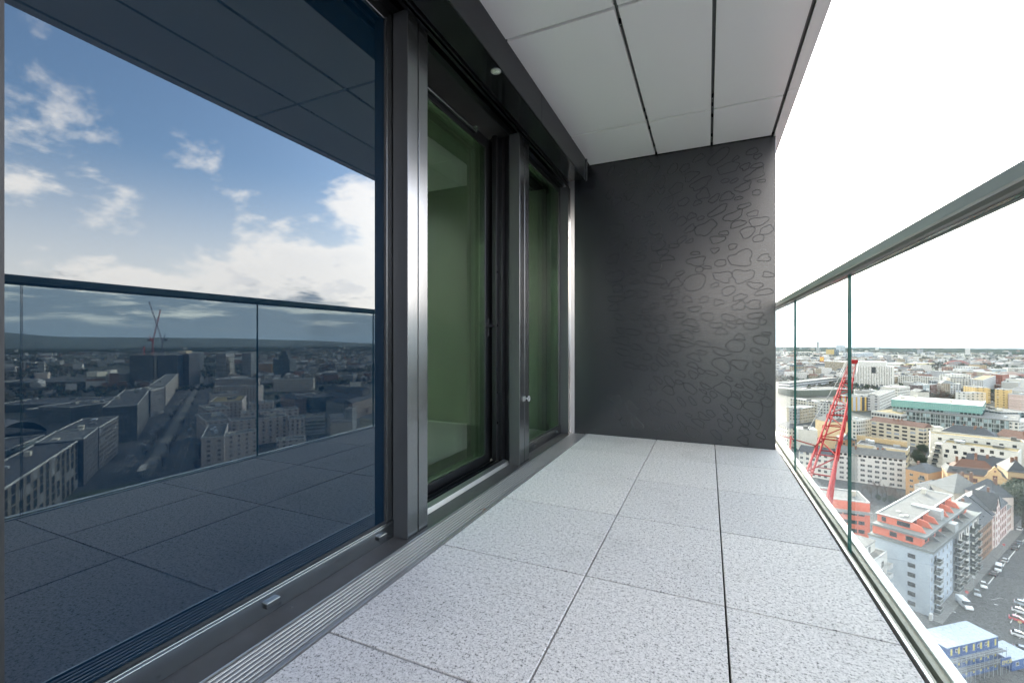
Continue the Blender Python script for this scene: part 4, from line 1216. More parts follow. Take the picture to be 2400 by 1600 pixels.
    ('grey roofed flats behind the white terraced flats', 'apartment_block', 2110, 873, 2160, 874, 20, 17, F(OFF, 3, .5, .5), 'l', 'flat', 3),
    ('pale blue office in front of the arched bridge', 'office_building', 2193, 872, 2214, 872, 20, 19, F((0.48, 0.54, 0.6), 3, .5, .5), 'w', 'flat', 1),
    ('white flats with a flat roof below the arched bridge', 'apartment_block', 2215, 869, 2250, 870, 20, 16, F(WHITE, 3, .5, .5), 'w', 'flat', 2),
    ('brown roofed house group right of the lilac warehouse', 'house', 2296, 869, 2325, 869, 24, 14, OFF, 'r', 'gable', 1),
    ('grey blue hall in front of the red brick office', 'hall', 2325, 866, 2360, 865, 30, 13, (0.4, 0.46, 0.5), 'l', 'flat', 2),
    ('dark red curved roof building at the right, beyond the blank hall', 'hall', 2368, 880, 2400, 876, 30, 15, (0.30, 0.15, 0.13), 'r', 'hip', 0),
    ('white office strip at the right edge below the far depot', 'office_building', 2362, 862, 2415, 863, 26, 13, F(WHITE, 4, .5, .4), 'w', 'flat', 2),
]
for i, (lab, nm, ua, va, ub, vb, D, h, wl, rf, kd, un) in enumerate(MID):
    block(nm, lab, E(ua, va, h), E(ub, vb, h), D, h, wl, rf, kd, rh=min(5, D * 0.25), units=un, seed=i,
          cat={'apartment_block': 'apartment block', 'office_building': 'office building', 'town_house': 'town house', 'parking_deck': 'car park', 'sign_tower': 'sign'}.get(nm, nm))
wl = thing('garden_wall', 'tall tan parapet wall with flat piers behind the old workshop', 'wall', (*E(2008, 1019, 15), GZ), 0)
v = E(2126, 1036, 15) - E(2008, 1019, 15); wl.rotation_euler.z = math.atan2(v.y, v.x)
b = MB().box(0, v.length, 0, 0.5, 0, 15)
for k in range(9): b.box(k * v.length / 8.2, k * v.length / 8.2 + 0.7, -0.25, -0.01, 0, 15.5)
b.build('masonry', wallmat((0.50, 0.39, 0.24)), wl)
wg = thing('workshop_gable', 'white pointed gable front on the old workshop roof', 'gable', (*E(2034, 1057, 11), GZ), wl.rotation_euler.z)
MB().add([(0, 0, 0), (8, 0, 0), (8, 0, 11.5), (4, 0, 15), (0, 0, 11.5), (0, 9, 0), (8, 9, 0), (8, 9, 11.5), (4, 9, 15), (0, 9, 11.5)], [(0, 1, 2, 3, 4), (9, 8, 7, 6, 5), (0, 4, 9, 5), (1, 6, 7, 2)]).build('wall', wallmat(WHITE), wg)
MB().add([(-0.3, -0.2, 11.4), (4, -0.2, 15.2), (8.3, -0.2, 11.4), (-0.3, 9.2, 11.4), (4, 9.2, 15.2), (8.3, 9.2, 11.4)], [(0, 1, 4, 3), (1, 2, 5, 4)]).build('roof', RS, wg)

# far chimney, arched bridge
p = E(1916.6, 800.5, 84)
p = Vector((p.x, p.y)); dd = Vector((E(1916.6, 840).x, E(1916.6, 840).y)).normalized() * 3300
ch = MB().lathe([(7.5, 0), (6, 84), (5, 84.5), (0, 84.5)], 14, 0, (dd.x, dd.y, GZ)).build('chimney_tower', wallmat((0.34, 0.36, 0.37)))
tag(ch, 'tall grey tower rising above the far horizon left of the crane', 'tower')
br_ = thing('arch_bridge', 'red steel arch bridge far off in front of the woods', 'bridge', (*E(2215, 857), GZ), 0)
v = E(2277, 857.5) - E(2215, 857); br_.rotation_euler.z = math.atan2(v.y, v.x); SL = v.length
RB = plain('red_bridge_paint', (0.40, 0.12, 0.10), 0.6, 0, 0.15)
for y in (0, 11):
    b = MB()
    for k in range(20):
        a, c = k / 20, (k + 1) / 20
        b.tube((a * SL, y, 3 + 60 * a * (1 - a)), (c * SL, y, 3 + 60 * c * (1 - c)), 0.9, 6)
    for k in range(1, 12):
        a = k / 12; b.tube((a * SL, y, 3), (a * SL, y, 3 + 60 * a * (1 - a)), 0.15, 5)
    b.build('arch_rib', RB, br_)
MB().box(-30, SL + 30, -0.5, 11.5, 2, 3).build('bridge_deck', wallmat(GREY), br_)

# ---------------------------------------------------------------- the red crane boom below the terrace
CR = plain('crane_red', (0.27, 0.010, 0.012), 0.75, 0, 0.15, 3.0, 0.05)
cr = thing('tower_crane', 'red lattice crane boom reaching out over the roofs behind the glass railing', 'crane', (2.6, 27.0, GZ))
P0 = Vector((5.5, 37.6, -16.6 + CAMZ)); P1 = Vector((33.0, 135.5, -5.6 + CAMZ))
o0 = Vector((2.6, 27.0, GZ)); rel0 = lambda q: q - o0
ax = (P1 - P0).normalized(); sx = ax.cross(Vector((0, 0, 1))).normalized(); ux = sx.cross(ax)
LB = (P1 - P0).length
b = MB()


def bp(t, i, k):
    wd = 1.25 - 0.55 * max(0, (t - 0.55) / 0.45); hg = 1.6 - 0.7 * max(0, (t - 0.55) / 0.45)
    return rel0(P0 + ax * (t * LB) + sx * (wd * i) + ux * (hg * k))


for i in (-1, 1):
    b.tube(bp(0, i, 0), bp(1, i, 0), 0.135, 8)
    b.tube(bp(0, i * 0.9, -1), bp(1, i * 0.9, -1), 0.13, 8)
nb = 15
for k in range(nb):
    t0, t1 = k / nb, (k + 1) / nb
    b.tube(bp(t0, -1, 0), bp(t0, 1, 0), 0.085, 6)
    b.tube(bp(t0, -1 if k % 2 else 1, 0), bp(t1, 1 if k % 2 else -1, 0), 0.075, 6)
    b.tube(bp(t0, -0.9, -1), bp(t0, 0.9, -1), 0.07, 6)
    for i in (-1, 1):
        b.tube(bp(t0, i, 0), bp((t0 + t1) / 2, i * 0.9, -1), 0.065, 6); b.tube(bp((t0 + t1) / 2, i * 0.9, -1), bp(t1, i, 0), 0.065, 6)
smooth(b.build('boom', CR, cr))
b = MB()
for i in (-1, 1):
    b.tube(bp(0.80, i * 1.5, 0.15), bp(1.0, i * 1.7, 0.15), 0.05, 5, 0); b.tube(bp(0.80, i * 1.5, 0.75), bp(1.0, i * 1.7, 0.75), 0.04, 5)
    for k in range(7): b.tube(bp(0.80 + k * 0.033, i * 1.55, 0.15), bp(0.80 + k * 0.033, i * 1.55, 0.75), 0.035, 5)
for k in range(14): b.tube(bp(0.80 + k * 0.0154, -1.6, 0.15), bp(0.80 + k * 0.0154, 1.6, 0.15), 0.035, 5)
b.build('walkway', wallmat((0.55, 0.56, 0.56)), cr)
b = MB().tube(bp(0.30, -1.6, 1.2), bp(0.97, -1.0, 0.4), 0.06, 6)
b.build('pendant_rope', plain('wire_rope', (0.05, 0.055, 0.055), 0.8), cr)
MB().box(-0.6, 0.6, -2.4, 0.6, -0.7, 0.3).build('tip_sheave', CR, cr).location = rel0(P1 + ux * 0.8)
b = MB()
for i in (-1, 1):
    b.tube(bp(0.10, i * 1.3, 0.0), bp(0.16, i * 1.6, 3.2), 0.09, 6)
    b.tube(bp(0.30, -1 * 1.0, 0.0), bp(0.16, i * 1.6 - 1.0, 3.2), 0.07, 6)
b.build('brace', CR, cr)
b = MB()
hm = P0.z - GZ
for i in (-1, 1):
    for k in (-1, 1): b.tube((i, k, 0), (i, k, hm), 0.14, 6)
for k in range(int(hm / 2)):
    z = k * 2.0
    b.tube((-1, -1, z), (1, -1, z + 2), 0.06, 5); b.tube((1, -1, z), (1, 1, z + 2), 0.06, 5); b.tube((1, 1, z), (-1, 1, z + 2), 0.06, 5); b.tube((-1, 1, z), (-1, -1, z + 2), 0.06, 5)
b.build('mast', CR, cr)
b = MB().box(-1.4, 1.4, -6, 2.0, hm, hm + 1.0).tube((0, 1.0, hm + 1), rel0(P0), 0.3, 8)
b.build('turntable', CR, cr)
MB().box(1.45, 2.9, -0.4, 1.5, hm - 0.6, hm + 1.6).build('cab', wallmat(WHITE), cr)

# ---------------------------------------------------------------- cars, vans, containers, signs
M_TYRE = plain('tyre', (0.02, 0.02, 0.02), 0.9, 0, 0.1)
M_HUB = plain('wheel_rim', (0.35, 0.36, 0.37), 0.35, 0.7, 0.1)
M_CGL = plain('car_glass', (0.02, 0.025, 0.03), 0.08, 0, 0.1)
M_LITE = plain('head_lamp', (0.6, 0.6, 0.58), 0.2, 0, 0.05)
M_TAIL = plain('tail_lamp', (0.35, 0.02, 0.02), 0.3, 0, 0.05)


def paint(c):
    g = G('car_paint'); g.set(c, 0.28, 0.0, 0.5); g.p.inputs['Coat Weight'].default_value = 0.5
    return g.m


wheel_me = MB().lathe([(0.0, -0.1), (0.31, -0.1), (0.335, -0.06), (0.335, 0.06), (0.31, 0.1), (0.0, 0.1)], 18).mesh('tyre', M_TYRE)
rim_me = MB().lathe([(0.0, 0.105), (0.10, 0.112), (0.20, 0.104), (0.22, 0.101)], 12).mesh('rim', M_HUB)
for me in (wheel_me, rim_me): me.transform(Matrix.Rotation(-PI / 2, 4, 'X'))


def vehicle(name, label, cat, p, heading, c, kind='car', group=None, sz=1.0):
    """car or van pointing along its local +x"""
    t = thing(name, label, cat, (p[0], p[1], GZ + (p[2] if len(p) > 2 else 0.022)), heading, group)
    pm = paint(c)
    if kind == 'car':
        W, prof = 0.88, [(-2.12, 0.34), (-2.1, 0.75), (-1.95, 0.93), (-0.2, 0.95), (0.75, 0.92), (1.75, 0.80), (2.1, 0.62), (2.12, 0.34), (1.6, 0.22), (-1.6, 0.22)]
        cab = [(-1.85, 0.94), (-1.35, 1.40), (-0.9, 1.46), (0.05, 1.44), (0.95, 0.92)]
        roof = (-1.32, 0.02, 1.44); ax_ = (1.35, -1.32); wr = 1.0
    else:
        W, prof = 0.98, [(-2.9, 0.4), (-2.92, 1.2), (-2.85, 2.35), (-2.7, 2.45), (1.1, 2.45), (1.3, 2.38), (2.05, 1.35), (2.75, 1.15), (2.9, 0.9), (2.92, 0.4), (2.3, 0.25), (-2.3, 0.25)]
        cab = [(0.75, 1.42), (0.80, 2.12), (1.30, 2.30), (1.365, 2.335), (2.085, 1.375), (2.0, 1.36)]
        roof = None; ax_ = (1.85, -1.75); wr = 1.05

    def sidebody(pr, w0, w1, zt):
        n = len(pr); vs = []
        for s in (-1, 1):
            for x, z in pr: vs.append((x, s * (w0 if z < zt else w1), z))
        return vs, [tuple(range(n)), tuple(range(2 * n - 1, n - 1, -1))] + [(i, n + i, n + (i + 1) % n, (i + 1) % n) for i in range(n)]
    b = MB(); vs, fs_ = sidebody(prof, W, W - 0.05, 0.9 if kind == 'car' else 2.0); b.add(vs, fs_)
    smooth(b.build('body', pm, t, bevel=0.06, seg=2), 35)
    b = MB(); k = 1 if kind == 'car' else 1
    vs, fs_ = sidebody(cab, W - 0.06 if kind == 'car' else W + 0.006, W - 0.24 if kind == 'car' else W - 0.03, 1.2 if kind == 'car' else 1.9); b.add(vs, fs_)
    b.build('windows', M_CGL, t, bevel=0.02)
    if roof:
        MB().add([(-1.34, -0.60, 1.40), (0.02, -0.60, 1.44), (0.02, 0.60, 1.44), (-1.34, 0.60, 1.40), (-1.25, -0.56, 1.49), (-0.05, -0.56, 1.50), (-0.05, 0.56, 1.50), (-1.25, 0.56, 1.49)],
                 [(4, 5, 6, 7), (0, 1, 5, 4), (1, 2, 6, 5), (2, 3, 7, 6), (3, 0, 4, 7), (3, 2, 1, 0)]).build('roof', pm, t, bevel=0.02)
    for x in ax_:
        for s in (-1, 1):
            w = inst('wheel', wheel_me, t, (x, s * (W - 0.08), 0.335 * wr), 0 if s > 0 else PI)
            inst('rim', rim_me, w, (0, 0, 0))
    fx = prof[-4][0] if kind == 'car' else 2.8
    for s in (-1, 1):
        MB().box(fx - 0.22, fx + 0.03, s * (W - 0.22) - 0.15, s * (W - 0.22) + 0.15, 0.62 if kind == 'car' else 0.95, 0.76 if kind == 'car' else 1.12).build('headlight', M_LITE, t, bevel=0.02)
        MB().box(-prof[-3][0] if False else (-2.16 if kind == 'car' else -2.96), -2.0, s * (W - 0.16) - 0.1, s * (W - 0.16) + 0.1, 0.66, 0.86 if kind == 'car' else 1.3).build('tail_light', M_TAIL, t)
    t.scale = (sz,) * 3
    return t


def at(u, v): p = E(u, v); return (p.x, p.y)


aS = math.atan2(tS.y, tS.x)
vehicle('van', 'white panel van parked askew at the corner of the grey block', 'van', at(2260, 1420), math.atan2(*reversed(E(2276, 1433) - E(2242, 1402))), (0.62, 0.63, 0.64), 'van')
vehicle('parked_car', 'silver grey car parked behind the white panel van', 'car', at(2290, 1393), aS + PI + 0.25, (0.28, 0.30, 0.32))
vehicle('parked_car', 'white car parked beyond the silver grey car', 'car', at(2305, 1374), aS + PI + 0.25, (0.62, 0.63, 0.64))
vehicle('van', 'white minibus parked alone along the street line', 'van', at(2340, 1335), aS + PI + 0.1, (0.60, 0.62, 0.66), 'van', None, 0.86)
vehicle('parked_car', 'red car parked nose out at the right edge', 'car', at(2388, 1455), aS - PI / 2 + 0.15, (0.42, 0.03, 0.05))
vehicle('parked_car', 'white car parked just behind the red car', 'car', at(2394, 1436), aS - PI / 2 + 0.15, (0.6, 0.6, 0.62))
vehicle('parked_car', 'grey car half cut off by the right edge, behind the white one', 'car', at(2399, 1418), aS - PI / 2 + 0.15, (0.3, 0.34, 0.38))
vehicle('parked_car', 'white sports car with a black roof at the right edge', 'car', at(2394, 1492), aS - 1.35, (0.62, 0.62, 0.63))
vehicle('parked_car', 'dark blue car at the right edge beside the site cabins', 'car', at(2404, 1528), aS - 1.3, (0.03, 0.05, 0.10))
vehicle('parked_car', 'small white car far along the street near the white gabled house', 'car', at(2390, 1241), aS, (0.6, 0.6, 0.6))
for k, (a, o) in enumerate(((52, 5.0), (60, 5.0), (70, 5.0), (88, 5.0), (97, 5.0))):
    q = S(a, o); vehicle('parked_car', ('dark car', 'grey car', 'silver car', 'black car', 'blue grey car')[k] + ' parked along the kerb ' + ('below the brown town house', 'before the pink gabled house', 'below the pink gabled house', 'at the small white town house', 'past the small white town house')[k], 'car', (q[0], q[1]), aS, ((0.04, 0.04, 0.05), (0.2, 0.2, 0.21), (0.4, 0.41, 0.42), (0.02, 0.02, 0.02), (0.12, 0.16, 0.2))[k], group='cars parked along the kerb')
b = MB()


def line(p, q, w=0.14, z=0.026):
    p, q = Vector(p[:2]), Vector(q[:2]); d = (q - p).normalized(); s = Vector((-d.y, d.x)) * w
    b.add([(*(p - s), GZ + z), (*(p + s), GZ + z), (*(q + s), GZ + z), (*(q - s), GZ + z)], [(0, 1, 2, 3)])


line(at(2316, 1368), at(2400, 1264), 0.16)
line(at(2368, 1459), at(2402, 1400), 0.12)
for (u, v) in ((2300, 1327), (2342, 1286), (2259, 1377), (2335, 1416), (2236, 1433), (2352, 1315)): line(at(u - 5, v - 1), at(u + 4, v + 1), 0.25)
for k in range(8): line(S(8 + k * 9, 17.2), S(11 + k * 9, 17.2), 0.1)
line(at(2322, 1405), at(2345, 1400), 0.06); line(at(2345, 1400), at(2362, 1405), 0.06)
tag(b.build('road_markings', M_LINE), kind='structure')

CB = plain('container_blue', (0.02, 0.07, 0.22), 0.5, 0, 0.15)
CRF = plain('container_roof', (0.27, 0.31, 0.36), 0.55, 0.1, 0.12)
CYL = plain('container_yellow', (0.50, 0.42, 0.10), 0.6, 0, 0.1)
cA, cB = E(2218.5, 1518, 8.6), E(2339, 1490, 8.6)
cd = (cB - cA).normalized(); cn = Vector((-cd.y, cd.x)); CL = (cB - cA).length; rzC = math.atan2(cd.y, cd.x)
Wc = CL / 7.0
for lv in range(3):
    for k in range(7):
        q = cA + cd * (k * Wc)
        lab = '%s blue site cabin in the %s of the stack, %s' % (('first', 'second', 'third', 'fourth', 'fifth', 'sixth', 'seventh')[k], ('bottom row', 'middle row', 'top row')[lv],
                                                                ('counted from the railing'))
        t = thing('site_cabin', lab, 'site cabin', (q.x, q.y, GZ + 0.03 + lv * 2.86), rzC, 'blue site cabins stacked three high')
        b = MB().box(0.03, Wc - 0.03, 0, 6.6, 0, 2.72)
        for x in (0.03, Wc - 0.13): b.box(x, x + 0.1, -0.03, -0.001, 0, 2.72)
        b.build('shell', CB, t)
        b = MB().box(0.0, Wc - 0.015, -0.06, 6.66, 2.721, 2.84)
        b.box(0.1, Wc - 0.1, 0.1, 6.5, 2.841, 2.855)
        b.build('roof', CRF, t)
        if (k + lv) % 3 != 2: inst('window', winmesh(0.8, 0.9, 'w'), t, (0.75, -0.005, 1.2))
        MB().box(1.35, 1.95, -0.02, -0.002, 0.7, 2.3).build('panel', CYL, t)
for k in range(2):
    wk = thing('scaffold_walkway', ('grey scaffold walkway along the middle row of blue cabins', 'grey scaffold walkway along the top row of blue cabins')[k], 'walkway', (cA.x, cA.y, GZ + 2.86 * (k + 1)), rzC)
    b = MB().box(-0.5, CL + 0.5, -1.5, -0.12, -0.05, 0.0)
    b.build('deck', plain('walkway_grating', (0.10, 0.105, 0.11), 0.7), wk)
    b = MB()
    for z in (0.5, 1.05): b.tube((-0.5, -1.45, z), (CL + 0.5, -1.45, z), 0.04, 6)
    for i in range(13):
        x = -0.4 + i * (CL + 0.8) / 12
        b.tube((x, -1.45, -2.8), (x, -1.45, 1.05), 0.045, 6)
    b.build('handrail', M_METAL, wk)
q = E(2347, 1536, 5.2)
sg = thing('sign_board', 'blue board with yellow block letters standing beside the cabin stack', 'sign', (q.x, q.y, GZ), rzC)
MB().box(0, 3.6, 0, 0.15, 2.4, 4.4).build('board', CB, sg)
b = MB()
for x in (0.2, 3.4): b.tube((x, 0.25, 0), (x, 0.25, 4.4), 0.06, 6)
b.build('leg', M_METAL, sg)
fc = bpy.data.curves.new('letters', 'FONT'); fc.body = 'EMOB'; fc.size = 1.35; fc.extrude = 0.02
ft = bpy.data.objects.new('letters', fc); col.objects.link(ft); dg = bpy.context.evaluated_depsgraph_get()
fm_ = bpy.data.meshes.new_from_object(ft.evaluated_get(dg)); bpy.data.objects.remove(ft); fm_.materials.clear(); fm_.materials.append(CYL)
fo = bpy.data.objects.new('letters', fm_); col.objects.link(fo); fo.parent = sg; fo.location = (0.2, -0.03, 2.9); fo.rotation_euler = (R(90), 0, 0)
q = E(2372, 1548, 2.7)
t = thing('site_cabin', 'single blue site cabin with a bright roof in the lower right corner', 'site cabin', (q.x, q.y, GZ + 0.03), rzC)
MB().box(0, 8, 0, 6.0, 0, 2.6).build('shell', CB, t)
MB().box(-0.06, 8.06, -0.06, 6.06, 2.601, 2.75).build('roof', CRF, t)
inst('window', winmesh(1.2, 1.0, 'w'), t, (2.0, -0.005, 1.1)); inst('window', winmesh(1.2, 1.0, 'w'), t, (5.0, -0.005, 1.1))
t = MB().box(0, 1.3, 0, 0.7, 0, 1.9).build('utility_box', wallmat((0.55, 0.57, 0.6)))
q = E(2184, 1455); t.location = (q.x, q.y, GZ); t.rotation_euler.z = aS
tag(t, 'pale grey utility cabinet at the foot of the corner block', 'utility box')
for lab, (u, v), c, hh in (('round red and white road sign by the white panel van', (2266, 1404), (0.6, 0.05, 0.05), 2.6), ('red triangular looking sign farther up the street', (2353, 1290), (0.6, 0.05, 0.05), 2.6), ('pale road sign on a pole behind the silver car', (2282, 1372), (0.5, 0.52, 0.55), 3.2), ('short yellow post sign by the white sports car', (2390, 1475), (0.45, 0.35, 0.15), 2.4)):
    q = E(u, v)
    t = thing('road_sign', lab, 'road sign', (q.x, q.y, GZ + 0.02), math.atan2(q.y, q.x) - PI / 2)
    MB().tube((0, 0, 0), (0, 0, hh), 0.05, 8).build('pole', M_METAL, t)
    b = MB(); b.tube((0, -0.09, hh - 0.1), (0, -0.06, hh - 0.1), 0.42, 16); b.build('sign_plate', plain('sign_face', c, 0.5, 0, 0.05), t)
    MB().box(-0.28, 0.28, -0.105, -0.0905, hh - 0.17, hh - 0.03).build('sign_bar', M_WFR, t)

# ---------------------------------------------------------------- trees
def leafball(b, c, r, n, sz, q, mi=0, sq=1.0):
    for _ in range(n):
        d = Vector((q.gauss(0, 1), q.gauss(0, 1), q.gauss(0, 1))).normalized() * r * q.random() ** 0.4
        p = c + Vector((d.x, d.y, d.z * sq)); a = Vector((q.gauss(0, 1), q.gauss(0, 1), q.gauss(0, 1))).normalized() * sz * q.uniform(0.6, 1.4); e = a.orthogonal() * q.uniform(0.5, 1)
        b.add([p - a, p + e, p + a, p - e], [(0, 1, 2, 3)], mi)


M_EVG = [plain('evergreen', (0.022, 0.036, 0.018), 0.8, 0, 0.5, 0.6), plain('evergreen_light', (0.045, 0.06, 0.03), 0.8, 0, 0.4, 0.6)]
M_TWIG = [plain('bare_twigs', (0.085, 0.065, 0.05), 0.9, 0, 0.35, 0.5), plain('bare_twigs_red', (0.13, 0.07, 0.055), 0.9, 0, 0.3, 0.5)]
M_BARK = plain('bark', (0.06, 0.05, 0.042), 0.95, 0, 0.3, 2)


def tree_mesh(kind, seed):
    q = random.Random(seed)
    tr = MB(); cr_ = MB()
    tr.tube((0, 0, 0), (0, 0, 5.0), 0.28, 8, 0, 0.16)
    limbs = []
    for k in range(11):
        a = q.uniform(0, 2 * PI); z = q.uniform(2.6, 5.0); r = q.uniform(1.6, 3.6); e = Vector((r * math.cos(a), r * math.sin(a), z + q.uniform(1.5, 5.5)))
        tr.tube((0, 0, z), e, 0.11, 6, 0, 0.03); limbs.append(e)
    for e in limbs:
        if kind == 'bare':
            for _ in range(60):
                p = e * q.uniform(0.55, 1.0) + Vector((q.gauss(0, 0.2), q.gauss(0, 0.2), 0)); d = Vector((q.gauss(0, 1), q.gauss(0, 1), q.uniform(0.1, 1.6))).normalized() * q.uniform(0.6, 1.7)
                s = d.orthogonal().normalized() * 0.03
                cr_.add([p - s, p + s, p + d], [(0, 1, 2)], q.randint(0, 1))
        else:
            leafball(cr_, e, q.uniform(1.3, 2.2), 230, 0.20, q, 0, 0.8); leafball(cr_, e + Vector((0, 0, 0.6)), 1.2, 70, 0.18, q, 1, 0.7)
    if kind != 'bare':
        for k in range(7): leafball(cr_, Vector((q.gauss(0, 1.2), q.gauss(0, 1.2), 3 + k * 1.0)), 1.9, 200, 0.2, q, 0)
    return tr.mesh('trunk', M_BARK, uv=False), cr_.mesh('crown', M_TWIG if kind == 'bare' else M_EVG, uv=False, fixn=False)


TREES = {('bare', i): tree_mesh('bare', 20 + i) for i in range(3)}
TREES.update({('green', i): tree_mesh('green', 40 + i) for i in range(2)})


def tree(p, label, kind, s, i=0, group=None, name=None):
    t = thing(name or ('bare_tree' if kind == 'bare' else 'evergreen_tree'), label, 'tree', (p[0], p[1], GZ), rnd.uniform(0, 6), group)
    t.scale = (s, s, s * rnd.uniform(0.9, 1.15))
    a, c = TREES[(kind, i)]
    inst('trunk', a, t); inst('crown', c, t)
    return t


tree(at(2398, 1240), 'big dark evergreen tree at the right edge beside the cream house', 'green', 2.3, 0)
tree(at(2412, 1226), 'dark evergreen tree behind the big one at the right edge', 'green', 2.0, 1)
tree(at(2026, 1222), 'reddish bare tree in front of the coral block', 'bare', 1.5, 1)
for i in range(9): tree(at(2022 + i * 11 + rnd.uniform(-3, 3), 1150 + i * 2.6 + rnd.uniform(0, 12)), 'bare bushy tree in the yard before the white six storey block', 'bare', rnd.uniform(0.5, 0.95), i % 3, 'bare trees in the yard')
for i in range(4): tree(at(2060 + i * 14, 1174 + i * 3), 'low green bush in the yard before the white six storey block', 'green', rnd.uniform(0.28, 0.42), i % 2, 'green bushes in the yard', 'bush')
for i in range(26):
    u = rnd.uniform(2196, 2268); v = rnd.uniform(921, 944)
    tree(at(u, v), 'bare park tree among the blocks behind the turquoise office', 'bare', rnd.uniform(0.9, 1.4), i % 3, 'bare trees in the park')
for i in range(10): tree(at(2130 + rnd.uniform(0, 40), 1085 + rnd.uniform(-20, 10)), 'dark courtyard tree left of the white stepped block', 'bare' if i % 2 else 'green', rnd.uniform(0.6, 0.9), i % 2, 'courtyard trees by the white stepped block')
for i in range(30):
    u = rnd.uniform(2100, 2390); v = rnd.uniform(842, 905)
    tree(at(u, v), 'far bare tree between the roofs of the middle distance', 'bare', rnd.uniform(1.1, 1.7), i % 3, 'bare trees between far roofs')
for i in range(22):
    u = rnd.uniform(1850, 1990); v = rnd.uniform(852, 900)
    tree(at(u, v), 'far bare tree in the allotments behind the red crane', 'bare', rnd.uniform(0.9, 1.4), i % 3, 'bare trees in the allotments')
# ---------------------------------------------------------------- what the big window mirrors
def mblock(name, label, ua, va, ub, vb, D, h, wall, roof='g', kind='flat', units=2, **kw):
    return block(name, label, Mr(ub, vb, h), Mr(ua, va, h), D, h, wall, roof, kind, units=units, **kw)


def MF(c, pu=3.0, fu=0.5, fv=0.5, pv=3.2, win=(0.02, 0.024, 0.03)): return facade(c, pu, pv, fu, fv, win)


t, L = mblock('tower_block', 'mirrored concrete tower shell under construction with two red cranes', 303.6, 832, 359, 832, 30, 59, MF((0.13, 0.13, 0.13), 4, .6, .6, 3.6), 'd', units=4, cat='tower')
MB().box(-5, -0.05, 2, 14, 0, 58.5).build('lift_shaft', wallmat((0.30, 0.29, 0.27)), t)
t, L = mblock('tower_block', 'mirrored dark tower slab with a lit strip beside the tower shell', 369, 832, 415, 832, 30, 59, MF((0.10, 0.105, 0.115), 3, .5, .5), 'd', units=1, cat='tower')
t, L = mblock('tower_block', 'mirrored dark tower with a strip and top box coloured pale as if lit', 416, 829, 443, 829, 30, 61, MF((0.12, 0.12, 0.13), 3, .5, .5), 'd', units=0, cat='tower')
b = MB()
for k in range(16): b.box(L[0] * 0.62, L[0] * 0.78, -0.3, -0.02, 2 + k * 3.7, 4.1 + k * 3.7)
b.build('lit_strip', wallmat((0.62, 0.54, 0.42)), t)  # strip and roof box coloured pale to stand for light on them
MB().box(L[0] * 0.35, L[0] * 0.95, 4, 18, 61.1, 67).build('roof_box', wallmat((0.66, 0.56, 0.44)), t)
t, L = mblock('tower_block', 'mirrored pair of slim grey towers with a white edge', 444.5, 826, 476, 825, 30, 56, MF((0.18, 0.2, 0.22), 3, .5, .5), 'g', units=1, cat='tower')
MB().box(-0.8, -0.05, -0.5, 1.5, 0, 58).build('edge_strip', wallmat(WHITE), t)
t, L = mblock('tower_block', 'mirrored tower with white balcony bands and a stepped side', 506, 828, 529, 828, 30, 58, MF((0.42, 0.42, 0.42), 300, .999, .5), 'd', units=1, cat='tower')
for k in range(12): MB().box(-5.5 + (11 - k) * -0.5, -0.05, 2, 20, 3 + k * 4, 4.4 + k * 4).build('side_balcony', wallmat(OFF), t)
t, L = mblock('tower_block', 'mirrored slender tower with pale window grid', 568, 827, 588, 827, 24, 60, MF((0.34, 0.36, 0.38), 3.2, .75, .6), 'd', units=1, cat='tower')
t, L = mblock('tower_block', 'mirrored stepped dark glass tower with a planted crown', 640, 842, 679, 842, 30, 46, MF((0.10, 0.125, 0.135), 3, .6, .6), 'g', units=0, cat='tower')
MB().box(6, L[0] - 9, 4, 22, 46.1, 56).box(10, L[0] - 14, 6, 20, 56.01, 65).build('upper_storeys', MF((0.10, 0.125, 0.135), 3, .6, .6), t)
t, L = mblock('apartment_block', 'mirrored orange lit block between the slender towers', 590, 851, 636, 853, 20, 26, MF((0.42, 0.27, 0.16), 3, .5, .5), 'g')
dr_ = Mr(278, 905)
t = thing('round_building', 'mirrored drum shaped building with white balcony bands', 'office building', (dr_.x, dr_.y, GZ))
b = MB().lathe([(17, 0), (17, 24), (0, 24)], 28); b.build('wall', wallmat((0.06, 0.07, 0.08)), t)
b = MB()
for k in range(6): b.lathe([(17.1, 2 + k * 4), (18, 2 + k * 4), (18, 3.6 + k * 4), (17.1, 3.6 + k * 4)], 28)
b.build('balcony_band', wallmat(WHITE), t)


